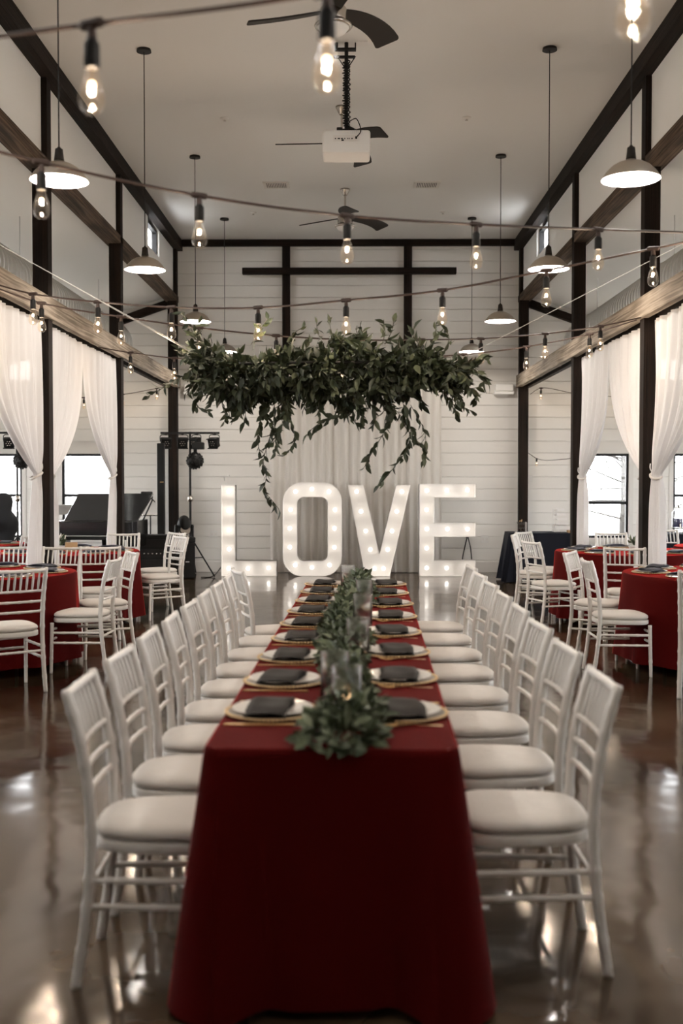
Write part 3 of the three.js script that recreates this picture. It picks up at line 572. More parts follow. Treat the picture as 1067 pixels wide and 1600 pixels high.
// ------------------------------------------------------------------ glass candle holders along the garland
{
  const R = .049, Hh = .165, g = lathe([[0, 0], [R - .003, 0], [R, .004], [R, Hh - .002], [R - .001, Hh], [R - .003, Hh], [R - .0042, Hh - .002], [R - .0042, .012], [0, .012]], 40);
  const c0 = new THREE.Group(); c0.name = 'candle_holder'; mesh('glass', g, M.thickGlass, c0); mesh('candle', lathe([[0, .0125], [.022, .0125], [.022, .040], [.018, .041], [.004, .038], [0, .038]], 20), M.wax, c0);
  
  HOLD.forEach(([u, v], i) => {
    const o = c0.clone(); o.userData = {}; o.name = numbered('candle_holder'); scene.add(o); o.position.set(...onT(u, v, TH + .0045));
    tag(o, `clear glass cylinder with a candle in the garland, ${fromNear(i, 6)}`, 'candle holder', 'glass candle holders on the long table');
    if (i) return;
    mesh('flame', lathe([[0, .041], [.003, .045], [.002, .052], [0, .058]], 8), M.flame, o);
    const pl = new THREE.PointLight(lin(1, .6, .3), .002); pl.position.set(...onT(u, v, TH + .06)); pl.castShadow = true; scene.add(pl); pl.name = 'candle_light';
  });
}
// ------------------------------------------------------------------ marquee letters
function strip(pts, th, z0, z1) {       // thin wall standing along a closed contour (counter-clockwise: grows inward)
  const n = pts.length, inn = pts.map((p, i) => { const a = pts[(i + n - 1) % n], b = pts[(i + 1) % n]; const d1 = [p[0] - a[0], p[1] - a[1]], d2 = [b[0] - p[0], b[1] - p[1]]; const l1 = Math.hypot(...d1), l2 = Math.hypot(...d2); const n1 = [-d1[1] / l1, d1[0] / l1], n2 = [-d2[1] / l2, d2[0] / l2]; const k = 1 + n1[0] * n2[0] + n1[1] * n2[1]; return [p[0] + th * (n1[0] + n2[0]) / k, p[1] + th * (n1[1] + n2[1]) / k]; });
  const pos = []; const q = (a, b, c, d) => pos.push(...a, ...b, ...c, ...a, ...c, ...d);
  for (let i = 0; i < n; i++) { const j = (i + 1) % n, P = (p, z) => [p[0], p[1], z]; q(P(pts[i], z0), P(pts[j], z0), P(pts[j], z1), P(pts[i], z1)); q(P(inn[j], z0), P(inn[i], z0), P(inn[i], z1), P(inn[j], z1)); q(P(pts[i], z1), P(pts[j], z1), P(inn[j], z1), P(inn[i], z1)); }
  const g = new THREE.BufferGeometry(); g.setAttribute('position', new THREE.Float32BufferAttribute(pos, 3)); g.setAttribute('uv', new THREE.Float32BufferAttribute(new Array(pos.length / 3 * 2).fill(0), 2)); g.computeVertexNormals(); return g;
}
{
  const K = 233.4, base = 394;
  const rrect = (x0, x1, y0, y1, r, cw) => { const a = []; const cor = (cx, cy, s) => { for (let i = 0; i <= 8; i++) { const q = s + i / 8 * Math.PI / 2; a.push([cx + r * Math.cos(q), cy + r * Math.sin(q)]); } }; cor(x1 - r, y0 + r, -Math.PI / 2); cor(x1 - r, y1 - r, 0); cor(x0 + r, y1 - r, Math.PI / 2); cor(x0 + r, y0 + r, Math.PI); return cw ? a.reverse() : a; };
  const P = (a, x0) => a.map(([x, y]) => [(x - x0) / K, (base - y) / K]);
  const defs = [
    ['L', 60, -2.03, 16.9, P([[60, 394], [262, 394], [262, 338], [112, 338], [112, 62], [60, 62]], 60), [], [[87, 85], [87, 156], [88, 226], [88, 296], [87, 366], [157, 366], [232, 364]]],
    ['O', 282, -1.07, 16.93, rrect(0, 216 / K, 0, 342 / K, .30), [rrect(53 / K, 163 / K, 56 / K, 288 / K, .10, true)], [[328, 86], [388, 77], [450, 86], [310, 152], [307, 220], [307, 289], [327, 354], [388, 363], [452, 354], [470, 289], [470, 220], [472, 152]]],
    ['V', 515, -.055, 16.9, P([[578, 394], [668, 394], [743, 62], [690, 62], [630, 312], [572, 62], [515, 62]], 515), [], [[547, 86], [563, 158], [580, 229], [597, 297], [612, 366], [645, 366], [660, 297], [676, 229], [693, 158], [711, 86]]],
    ['E', 777, 1.055, 16.9, P([[777, 394], [982, 394], [982, 335], [832, 335], [832, 250], [982, 250], [982, 198], [832, 198], [832, 108], [982, 108], [982, 57], [777, 57]], 777), [], [[805, 82], [878, 81], [952, 80], [804, 152], [805, 222], [880, 222], [953, 222], [805, 292], [805, 364], [878, 364], [952, 364]]]];
  const bulb = new THREE.SphereGeometry(.030, 14, 10); const cup = lathe([[0.018, 0], [.024, .004], [.022, .018], [.014, .02]], 12); cup.rotateX(Math.PI / 2);
  for (const [ch, x0, X, D, out, holes, bulbs] of defs) {
    const t = thing('marquee_letter', `tall white light-up letter ${ch} standing before the back drape`, 'letter', [X, 0, -D], 0, 'LOVE marquee letters');
    const s = new THREE.Shape(out.map(p => new THREE.Vector2(...p))); for (const h of holes) s.holes.push(new THREE.Path(h.map(p => new THREE.Vector2(...p))));
    const g = new THREE.ExtrudeGeometry(s, { depth: .10, bevelEnabled: false }); g.translate(0, 0, -.20);
    mesh('face_panel', g, M.letter, t);
    mesh('rim', merge([strip(out, .009, -.2, .0), ...holes.map(h => strip(h, .009, -.2, .0))]), M.letter, t);
    for (const [bx, by] of bulbs) {
      const px = (bx - x0) / K, py = (base - by) / K;
      const cp = mesh('socket', cup, M.white, t, [px, py, -.10]); mesh('bulb', bulb, M.letterGlow, cp, [0, 0, .042]);
      const pl = new THREE.PointLight(lin(1, .93, .84), LETTER_CD); pl.position.set(px, py, -.058); pl.castShadow = true; pl.shadow.radius = 1.2; pl.name = 'letter_bulb_light'; t.add(pl);
    }
  }
}
// drape behind the letters
{
  const t = thing('backdrop_drape', 'pleated white drape hanging on the back wall behind the letters', 'curtain', [0.07, 0, ZB + 0.13]);
  const W = 2.75, N = 260;
  const g = sheet(N, 14, (u, v) => { const x = (u - .5) * W, k = .7 + .3 * v; return [x + .012 * Math.sin(u * 90) * v, 3.2 - v * 3.19, (.028 * Math.sin(u * 132 + .6 * Math.sin(u * 17)) + .018 * Math.sin(u * 61 + 1) + .012 * Math.sin(u * 31 + v * 1.5)) * k]; });
  mesh('fabric', g, M.drape, t);
  mesh('rod', rod([[-W / 2 - .1, 3.2, 0], [W / 2 + .1, 3.2, 0]], () => .016, 2, 8), M.blackMetal, t);
  for (const s of [-1, 1]) mesh('bracket', box(.03, .03, .13, s * (W / 2 + .05), 3.2, -.06), M.blackMetal, t);
}
// ------------------------------------------------------------------ curtains under the side beams
function curtainPanel(side, post, dirn, width, label) {      // hangs from the post towards dirn, tied back to the post
  const S = SIDE[side], x = S.f + S.s * .085, z0 = post + dirn * .085;
  const t = thing('curtain_panel', label, 'curtain', [x, 0, z0], 0, 'sheer white curtains tied to the posts');
  const yT = 2.97, yK = 1.56, wK = .20, zK = .02;
  const g = sheet(150, 70, (u, v) => {
    let y, a, b, amp;
    if (v < .5) { const q = v / .5; y = yT + (yK - yT) * q; const e = 1 - Math.pow(q, 2.6); b = zK + wK + (width - zK - wK) * e; a = zK * q; amp = .022 + .012 * q; y -= .10 * u * (1 - Math.pow(2 * q - 1, 2)) * (1 - q) ; }
    else { const q = (v - .5) / .5; y = yK + (.012 - yK) * q; b = zK + wK + .20 * Math.pow(q, .7); a = zK - .0 * q; amp = .034; }
    const pin = Math.exp(-Math.pow((v - .5) / .05, 2));
    const z = a + (b - a) * u;
    const f = Math.sin(u * 62 + .8 * Math.sin(u * 9)) * .7 + .5 * Math.sin(u * 27 + 1 + v * 1.2);
    return [f * amp * (1 - .45 * pin) + .012 * Math.sin(u * 5 + v * 6), y, dirn * z];
  });
  mesh('fabric', g, M.sheer, t);
  const ring = []; for (let i = 0; i < 12; i++) { const q = i / 12 * Math.PI * 2; ring.push(V(.042 * Math.cos(q), yK - .02 + .03 * Math.cos(q + 1), dirn * (zK + wK / 2 + (wK / 2 + .015) * Math.sin(q)))); }
  const rc = new THREE.CatmullRomCurve3(ring, true);
  mesh('tieback', new THREE.TubeGeometry(rc, 40, .012, 6, true), M.cushion, t);
  mesh('hook', tube([[0, yK + .01, dirn * -.01], [S.s * -.03, yK + .05, dirn * .03], [S.s * -.02, yK + .09, dirn * .0]], .006, 10, 5), M.white, t);
}
for (const side of ['left', 'right']) {
  curtainPanel(side, PZ[2], -1, 1.5, `sheer white curtain tied at the nearer ${side} post, hanging behind it`);
  curtainPanel(side, PZ[1], 1, 1.5, `sheer white curtain tied at the second ${side} post, hanging in front of it`);
  curtainPanel(side, PZ[2], 1, 1.55, `sheer white curtain at the ${side} picture edge tied in front of the nearer post`);
  curtainPanel(side, PZ[3], -1, 1.5, `sheer white curtain of the ${side} bay beside the camera, outside the picture`);
}
// ------------------------------------------------------------------ dome pendants
{
  const r = .185, outer = [[.026, .135], [.03, .118], [.055, .108], [.085, .100], [.12, .080], [.155, .045], [.178, .012], [.185, .0]];
  const shade = lathe([...outer.map(p => [p[0], p[1]]), [.183, -.002]].reverse(), 48);
  const lining = lathe([[.183, -.002], [.175, .012], [.152, .042], [.117, .076], [.083, .095], [.05, .102], [.0, .104]], 48);
  const cap = lathe([[.0, .215], [.008, .213], [.012, .205], [.024, .198], [.028, .16], [.032, .125], [.0, .124]].reverse(), 24);
  const bulb = lathe([[0, .02], [.018, .024], [.028, .04], [.028, .055], [.018, .078], [.014, .095], [0, .096]], 16);
  const P = [['left', -1.855, 6.95], ['left', -1.865, 9.88], ['left', -1.87, 13.1], ['left', -1.88, 16.2], ['right', 1.765, 6.95], ['right', 1.775, 9.88], ['right', 1.78, 13.1], ['right', 1.78, 16.2], ['left', -1.79, 3.4], ['right', 1.75, 3.4]];
  const seen = { 6.95: 'nearest in the picture', 9.88: 'second from the front', 13.1: 'third from the front', 16.2: 'farthest back', 3.4: 'overhead out of the picture' };
  const Y = 3.40;
  for (const [side, x, D] of P) {
    const t = thing('dome_pendant', `metal dome pendant lamp on the ${side}, ${seen[D]}`, 'pendant lamp', [x, Y, -D], 0, 'dome pendant lamps');
    mesh('shade', shade, M.brushed, t); mesh('shade_lining', lining, M.enamel, t); mesh('socket_cap', cap, M.bladeDark, t);
    mesh('bulb', bulb, M.glow, t);
    mesh('cord', rod([[0, .21, 0], [0, H - Y - .02, 0]], () => .0045, 1, 6), M.blackMetal, t);
    mesh('canopy', cyl(.062, .066, .024, 0, H - Y - .012, 0, 24), M.blackMetal, t);
    const l = new THREE.PointLight(lin(1, .92, .83), PENDANT_CD); l.position.set(0, .035, 0); l.castShadow = true; l.shadow.radius = 1.3; l.name = 'pendant_light'; t.add(l);
  }
}
// ------------------------------------------------------------------ ceiling fans
{
  const bladeShape = new THREE.Shape(); bladeShape.moveTo(.08, -.04); bladeShape.bezierCurveTo(.2, -.09, .44, -.09, .665, .05); bladeShape.quadraticCurveTo(.69, .068, .68, .09); bladeShape.lineTo(.60, .222); bladeShape.quadraticCurveTo(.585, .24, .565, .222); bladeShape.bezierCurveTo(.42, .10, .25, .075, .09, .055); bladeShape.closePath();
  const bg = new THREE.ExtrudeGeometry(bladeShape, { depth: .008, bevelEnabled: true, bevelThickness: .002, bevelSize: .002, bevelSegments: 1, curveSegments: 10 }); bg.rotateX(-Math.PI / 2); bg.rotateX(-.3);
  const place = [[-.135, 8.2, 'nearest, cut by the top edge of the picture', .65], [-.10, 11.4, 'half hidden behind the projector', 1.0], [-.085, 14.6, 'farthest back, complete', .45]];
  const house = lathe([[0, -.06], [.095, -.06], [.10, -.05], [.10, .03], [.085, .05], [.04, .06], [.03, .085], [0, .085]], 32), ring = lathe([[.10, -.075], [.135, -.082], [.143, -.092], [.135, -.104], [.12, -.106], [.10, -.095]], 36), bowl = lathe([[0, -.165], [.05, -.158], [.09, -.138], [.118, -.105], [.118, -.095], [0, -.095]], 32), can = lathe([[.022, -.085], [.03, -.08], [.062, -.02], [.066, 0], [0, 0]], 28);
  for (const [x, D, lab, rot] of place) {
    const Y = H - .40, t = thing('ceiling_fan', `ceiling fan with dark curved blades, ${lab}`, 'ceiling fan', [x, Y, -D], 0, 'ceiling fans');
    mesh('canopy', can, M.nickel, t, [0, .40, 0]); mesh('downrod', cyl(.0125, .0125, .26, 0, .2, 0, 12), M.nickel, t);
    mesh('motor_housing', house, M.nickel, t); mesh('trim_ring', ring, M.nickel, t); mesh('light_bowl', bowl, M.opal, t);
    for (let k = 0; k < 3; k++) mesh('blade', bg, M.bladeDark, t, [0, .02, 0], [0, rot + k * Math.PI * 2 / 3, 0]);
  }
}
// ------------------------------------------------------------------ projector
{
  const t = thing('projector', 'white projector hung on a black cable-wrapped pole below the ceiling', 'projector', [-.045, 4.37, -9.75]);
  mesh('case', box(.42, .205, .30, 0, .09, 0, .022), M.white, t);
  const pn = mesh('port_panel', box(.23, .055, .006, .0, .115, .151), M.whiteTrim, t);
  for (const [x, w] of [[-.095, .012], [-.065, .022], [-.038, .016], [-.014, .01], [.012, .008], [.026, .008], [.05, .012]]) mesh('port', box(w, .010, .004, x, .112, .1555), M.black, pn);
  mesh('port', box(.022, .012, .004, -.032, .098, .1555), M.black, pn); mesh('plug', box(.016, .018, .02, .086, .118, .158), M.black, pn);
  mesh('vent_grille', merge(Array.from({ length: 7 }, (_, i) => box(.006, .03, .004, .04 + i * .016, .17, .151))), M.galv, t);
  mesh('bracket', merge([box(.14, .03, .12, 0, .215, 0, .006), box(.05, .04, .22, -.06, .2, .02, .006)]), M.black, t);
  const cov = new THREE.ConeGeometry(.12, .07, 4); cov.rotateY(Math.PI / 4); cov.scale(1.2, 1, .7); mesh('mount_cover', cov, M.black, t, [.03, .235, 0]);
  const top = H - 4.37;
  mesh('pole', cyl(.017, .017, top - .20, 0, (top + .20) / 2, 0, 12), M.black, t);
  const wrap = []; for (let i = 0; i <= 150; i++) { const q = i / 150; wrap.push([(.028 + .007 * Math.sin(i * 1.7)) * Math.cos(i * 1.1), .26 + q * (top - .42), (.028 + .007 * Math.cos(i * 2.3)) * Math.sin(i * 1.1)]); }
  mesh('cable_wrap', tube(wrap, .0055, 600, 5), M.black, t);
  mesh('ceiling_bracket', merge([box(.17, .018, .05, 0, top - .06, 0), box(.19, .014, .04, -.02, top - .125, 0), cyl(.006, .006, .06, .08, top - .03, 0), cyl(.016, .016, .07, -.09, top - .035, 0)]), M.black, t);
  for (const s of [-1, 1]) mesh('brace', rod([[s * .08, top - .12, 0], [0, top - .24, 0]], () => .005, 1, 6), M.black, t);
  mesh('power_cable', tube([[.03, .30, .04], [.08, .31, .08], [.11, .25, .14], [.125, .17, .165], [.088, .12, .166]], .0045, 24, 5), M.black, t);
  const cb = mesh('outlet_box', box(.10, .012, .10, .09, H - .006, -9.75), M.white); tag(cb, 'small white outlet plate on the ceiling above the projector', 'outlet');
}
// ceiling vents and sprinkler heads
for (const [x, l] of [[-.985, 'left'], [.985, 'right']]) {
  const t = thing('ceiling_vent', `slatted white ceiling vent, ${l} of the pair before the back wall`, 'vent', [x, H, -14.38], 0, 'ceiling vents');
  mesh('frame', merge([box(.34, .012, .03, 0, -.006, .135), box(.34, .012, .03, 0, -.006, -.135), box(.03, .012, .24, .155, -.006, 0), box(.03, .012, .24, -.155, -.006, 0)]), M.whiteTrim, t);
  mesh('duct_opening', box(.28, .004, .24, 0, -.002, 0), M.black, t);
  for (let i = 0; i < 13; i++) mesh('slat', box(.012, .010, .24, -.132 + i * .022, -.007, 0), M.whiteTrim, t);
}
for (const [x, D, l] of [[-1.36, 11.75, 'nearer left'], [1.23, 11.75, 'nearer right'], [-1.42, 15.85, 'farther left'], [1.32, 15.85, 'farther right']]) {
  const t = thing('sprinkler_head', `tiny white sprinkler head on the ceiling, ${l} of the four`, 'sprinkler', [x, H, -D], 0, 'sprinkler heads');
  mesh('escutcheon', lathe([[0, -.016], [.02, -.016], [.045, -.004], [.048, 0], [0, 0]], 20), M.white, t); mesh('deflector', cyl(.016, .016, .003, 0, -.028, 0, 12), M.nickel, t); mesh('pin', cyl(.005, .005, .02, 0, -.02, 0, 8), M.nickel, t);
}
// ------------------------------------------------------------------ spiral ducts in the aisles
for (const [side, S] of Object.entries(SIDE)) {
  const x = S.f + S.s * .72, R = .29, z1 = -16.1, z0 = -3.0, y = 3.52;
  const t = thing('air_duct', `galvanised round spiral air duct above the ${side} curtains`, 'duct', [x, y, 0], 0, 'spiral air ducts');
  const g = lathe([[0, 0], [R - .02, 0], [R, .004], [R, z0 - z1]], 40); g.rotateX(Math.PI / 2); g.translate(0, 0, z1); mesh('tube', g, M.galv, t);
  mesh('seam_rings', merge(Array.from({ length: 108 }, (_, i) => { const q = new THREE.TorusGeometry(R, .011, 5, 30); q.translate(0, 0, z1 + .06 + i * .12); return q; })), M.galv, t);
  for (const z of [-15.2, -11.6, -9.0, -6.2]) { const h = mesh('strap', merge([new THREE.TorusGeometry(R + .012, .008, 6, 40)]), M.galv, t, [0, 0, z]); mesh('hanger_wire', rod([[0, R + .01, 0], [0, aisleY(.66) - y, 0]], () => .006, 1, 5), M.galv, h); }
}
// ------------------------------------------------------------------ string lights
const bulbGlass = lathe([[0, -.105], [.012, -.103], [.022, -.094], [.0265, -.080], [.025, -.062], [.019, -.040], [.013, -.022], [.012, -.012]], 18);
const socketGeo = lathe([[0, .05], [.006, .049], [.012, .042], [.016, .036], [.0165, -.012], [.012, -.014], [0, -.014]].reverse(), 14);
const filGeo = merge([(() => { const g = new THREE.SphereGeometry(.0080, 8, 6); g.translate(0, -.045, 0); return g; })(), (() => { const g = new THREE.SphereGeometry(.0030, 6, 5); g.translate(0, -.088, 0); return g; })()]);
const stemGeo = cyl(.003, .004, .03, 0, -.025, 0, 6), teeGeo = merge([(() => { const g = new THREE.CapsuleGeometry(.011, .04, 3, 8); g.rotateZ(Math.PI / 2); return g; })(), cyl(.008, .011, .03, 0, -.015, 0, 8)]);
function strand(label, ends, bulbs, lit = STRING_CD, drop = .075, scale = 1.25) {
  // ends and bulbs: points on the cord; the cord runs through all of them
  const pts = [ends[0], ...bulbs, ends[1]];
  const t = thing('string_light', label, 'string light', [0, 0, 0], 0, 'festoon string lights');
  mesh('cord', tube(pts, .0052 * scale, pts.length * 14, 6), M.cord, t);
  const dirv = V(ends[1][0] - ends[0][0], 0, ends[1][2] - ends[0][2]), ang = Math.atan2(-dirv.z, dirv.x);
  for (const b of bulbs) {
    const tee = mesh('cord_tee', teeGeo, M.cord, t, b, [0, ang, 0]); tee.scale.setScalar(scale);
    mesh('drop_cord', rod([[0, -.02, 0], [0, -drop + .04, 0]], () => .004, 1, 5), M.cord, tee);
    const s = mesh('socket', socketGeo, M.black, t, [b[0], b[1] - drop * scale, b[2]]); s.scale.setScalar(scale);
    mesh('bulb', bulbGlass, M.amberGlass, s); mesh('filament', filGeo, M.filament, s); mesh('glass_stem', stemGeo, M.amberGlass, s);
    const l = new THREE.PointLight(lin(1, .83, .66), lit); l.position.set(b[0], b[1] - (drop + .055) * scale, b[2]); l.castShadow = true; l.shadow.radius = .45; l.name = 'string_bulb_light'; t.add(l);
  }
}
const FL = SIDE.left.f + .035, FR = SIDE.right.f - .035;
strand('festoon string light nearest the camera, bulbs at the top of the picture', [[FL, 3.02, -3.79], [FR, 3.0, -1.1]], [[-1.85, 2.80, -3.33], [-1.25, 2.70, -3.04], [-.65, 2.64, -2.75], [-.055, 2.585, -2.45], [.535, 2.562, -2.1], [1.15, 2.64, -1.85], [1.75, 2.74, -1.55]]);
strand('festoon string light second from the camera, crossing below the ceiling fans', [[FL, 3.05, -3.85], [FR, 3.02, -6.9]], [[-1.85, 2.87, -4.1], [-1.235, 2.765, -4.36], [-.65, 2.715, -4.68], [-.02, 2.725, -5.08], [.62, 2.77, -5.45], [1.36, 2.88, -6.05], [2.0, 2.95, -6.45]]);
strand('festoon string light third from the camera, above the front of the greenery', [[FL, 3.0, -8.2], [FR, 3.03, -6.35]], [[-2.32, 2.855, -7.95], [-1.80, 2.765, -7.75], [-1.25, 2.70, -7.58], [-.63, 2.665, -7.38], [-.035, 2.675, -7.15], [.58, 2.71, -6.98], [1.20, 2.79, -6.75], [1.80, 2.88, -6.55]]);
strand('festoon string light fourth from the camera, running behind the greenery', [[FL, 2.985, -8.3], [FR, 2.99, -10.05]], [[-2.40, 2.87, -8.45], [-1.82, 2.79, -8.62], [-1.23, 2.73, -8.82], [-.62, 2.69, -9.0], [0, 2.68, -9.2], [.6, 2.70, -9.35], [1.13, 2.735, -9.55], [1.72, 2.80, -9.72], [2.25, 2.89, -9.9]]);
strand('festoon string light farthest back across the hall, behind the greenery', [[FL, 2.95, -11.9], [FR, 2.99, -10.2]], [[-2.36, 2.86, -11.65], [-1.86, 2.78, -11.45], [-1.3, 2.73, -11.2], [-.7, 2.70, -11.05], [-.1, 2.69, -10.9], [.5, 2.70, -10.75], [1.10, 2.72, -10.62], [1.68, 2.78, -10.5], [2.25, 2.88, -10.35]]);
strand('small string light along the back wall of the left aisle', [[-2.95, 2.98, -17.3], [-5.9, 2.9, -17.35]], [[-3.09, 2.955, -17.3], [-3.63, 2.86, -17.3], [-4.25, 2.81, -17.3], [-4.85, 2.82, -17.3], [-5.45, 2.86, -17.3]], .06, .075, 1);
strand('small string light along the back wall of the right aisle', [[2.83, 2.86, -17.3], [5.8, 2.9, -17.35]], [[3.0, 2.955, -17.3], [3.54, 2.87, -17.3], [4.15, 2.82, -17.3], [4.8, 2.82, -17.3], [5.3, 2.85, -17.3]], .06, .075, 1);
strand('low fairy light strung from the right post above the black table', [[2.84, 1.93, -17.5], [2.845, 1.75, -13.4]], [[2.92, 1.84, -17.2], [2.90, 1.78, -13.8]], .04, .05, .8);
// ------------------------------------------------------------------ stage gear at the back left
const arr = (n, f) => Array.from({ length: n }, (_, i) => f(i));
function parLight(parent, x, y, turn, tilt) {
  const yoke = mesh('yoke', tube([[-.085, -.09, 0], [-.085, -.005, 0], [-.07, .012, 0], [.07, .012, 0], [.085, -.005, 0], [.085, -.09, 0]], .007, 30, 5), M.blackMetal, parent, [x, y, 0], [0, turn, 0]);
  mesh('clamp', box(.035, .05, .05, 0, .035, 0), M.blackMetal, yoke);
  const c = new THREE.CylinderGeometry(.078, .085, .10, 4, 1); c.rotateY(Math.PI / 4); c.rotateX(Math.PI / 2);
  const lens = arr(7, i => { const a = i / 6 * Math.PI * 2, r = i === 6 ? 0 : .036; const g = new THREE.SphereGeometry(.0105, 8, 6); g.scale(1, 1, .5); g.translate(r * Math.cos(a), r * Math.sin(a), .062); return g; });
  const head = merge([box(.16, .15, .10, 0, 0, 0, .012), box(.17, .012, .03, 0, .075, .06), box(.17, .012, .03, 0, -.075, .06)]); head.rotateX(tilt); head.translate(0, -.105, .02);
  const lg = merge(lens); lg.rotateX(tilt); lg.translate(0, -.105, .02);
  mesh('lamp_head', head, M.black, yoke); mesh('lens', lg, M.nickel, yoke);
}
function lightStand(x, D, label, ballX, foot) {
  const t = thing('light_stand', label, 'light stand', [x, 0, -D]);
  mesh('pole', cyl(.017, .019, 1.95, 0, 1.28, 0, 12), M.black, t); mesh('collar', lathe([[.02, -.06], [.045, -.045], [.045, .01], [.03, .035], [.02, .04]], 20), M.nickel, t, [0, 1.22, 0]);
  mesh('crossbar', box(.92, .032, .032, .0, 2.235, 0), M.black, t);
  for (let i = 0; i < 3; i++) { const a = foot + i * 2.094; mesh('leg', rod([[0, .62, 0], [.48 * Math.cos(a), .012, .48 * Math.sin(a)]], () => .012, 1, 8), M.black, t); mesh('strut', rod([[0, .28, 0], [.26 * Math.cos(a), .30, .26 * Math.sin(a)]], () => .008, 1, 6), M.black, t); }
  [-.38, -.12, .10, .38].forEach((q, i) => parLight(t, q, 2.19, [.3, .2, -.5, -.35][i], .35));
  // effect ball on a bracket
  const b = mesh('effect_ball', new THREE.IcosahedronGeometry(.125, 3), M.black, t, [ballX, 1.80, .10]);
  const st = []; const N = 60; for (let i = 0; i < N; i++) { const y = 1 - 2 * (i + .5) / N, r = Math.sqrt(1 - y * y), a = i * 2.39996; const g = new THREE.CylinderGeometry(.014, .016, .02, 8); const d = V(r * Math.cos(a), y, r * Math.sin(a)); g.applyQuaternion(new THREE.Quaternion().setFromUnitVectors(V(0, 1, 0), d)); g.translate(d.x * .128, d.y * .128, d.z * .128); st.push(g); }
  mesh('lens_studs', merge(st), M.blackMetal, b); mesh('bracket', box(.05, .26, .05, ballX, 2.04, .06), M.black, t); mesh('effect_box', box(.17, .11, .14, ballX + .06, 2.03, .12, .01), M.black, t);
}
lightStand(-2.52, 17.0, 'black tripod light stand with four lamp heads and a studded ball by the left post', .09, .55);
lightStand(-5.20, 16.9, 'black tripod light stand at the left picture edge half behind the curtain', .10, .2);
{
  const t = thing('speaker', 'black subwoofer speaker on the floor left of the letter L', 'speaker', [-2.53, 0, -16.62], .15);
  mesh('cabinet', box(.27, .53, .34, 0, .275, 0, .012), M.black, t); mesh('badge', box(.055, .014, .004, .02, .26, .172), M.white, t); mesh('top_lip', box(.275, .02, .35, 0, .535, 0), M.blackMetal, t);
  const m = thing('moving_head_light', 'black moving head stage light standing on the subwoofer', 'stage light', [-2.56, .547, -16.62], .3);
  mesh('base', box(.26, .085, .24, .03, .043, 0, .02), M.black, m); for (const s of [-1, 1]) mesh('yoke_arm', box(.04, .2, .09, s * .125, .17, 0, .015), M.black, m);
  const hd = new THREE.SphereGeometry(.15, 24, 16); hd.scale(.7, 1, 1.05); mesh('head', hd, M.black, m, [0, .265, 0]); const ln = new THREE.CylinderGeometry(.075, .075, .03, 20); ln.rotateX(1.1); mesh('lens', ln, M.nickel, m, [0, .19, .125]);
}
{
  const t = thing('column_speaker', 'tall slim black column speaker beside the back left post', 'speaker', [-2.87, 0, -16.4]);
  mesh('column', box(.105, 1.45, .11, 0, 1.33, 0, .01), M.black, t); mesh('base_cabinet', box(.20, .60, .28, 0, .30, 0, .015), M.black, t); mesh('clip', box(.05, .012, .02, .02, 1.47, .06), M.gold, t);
}
{
  const t = thing('reading_lamp', 'small black box lamp tilted beside the column speaker', 'lamp', [-3.05, 1.27, -16.2], .3);
  const g = box(.17, .11, .06, 0, 0, 0, .008); g.rotateX(-.6); mesh('case', g, M.black, t); mesh('arm', rod([[.05, -.02, 0], [.13, -.10, -.08]], () => .008, 1, 6), M.blackMetal, t);
}
{
  const t = thing('laptop', 'open laptop on a tripod stand right of the piano', 'laptop', [-3.10, .962, -16.75], .5);
  mesh('base', box(.30, .014, .2, 0, 0, 0, .004), M.nickel, t); const g = box(.30, .2, .008, 0, .1, 0); g.rotateX(-.3); g.translate(0, 0, -.1); mesh('screen', g, M.galv, t);
  const s = thing('laptop_stand', 'thin black tripod stand under the laptop', 'stand', [-3.10, 0, -16.75]);
  mesh('tray', box(.28, .012, .2, 0, .955, 0), M.blackMetal, s); mesh('pole', cyl(.011, .011, .70, 0, .60, 0, 10), M.blackMetal, s); for (let i = 0; i < 3; i++) { const a = i * 2.094 + .4; mesh('leg', rod([[0, .45, 0], [.19 * Math.cos(a), .01, .19 * Math.sin(a)]], () => .009, 1, 6), M.blackMetal, s); }
}
{
  const t = thing('equipment_rack', 'black equipment case with cables behind the far left chairs', 'case', [-2.90, 0, -15.98]);
  mesh('case', box(.42, .70, .3, 0, .35, 0, .012), M.black, t); for (let i = 0; i < 4; i++) mesh('panel', box(.36, .11, .01, 0,   .13 + i * .15, .153), M.blackMetal, t);
  mesh('cable', tube([[-.14, .70, .10], [-.20, .66, .17], [-.21, .4, .18], [-.19, .2, .17], [-.16, .05, .18]], .007, 20, 5), M.cable, t); mesh('knob_row', merge(arr(5, i => cyl(.012, .012, .012, -.12 + i * .06,   .43, .162, 8))), M.nickel, t);
}
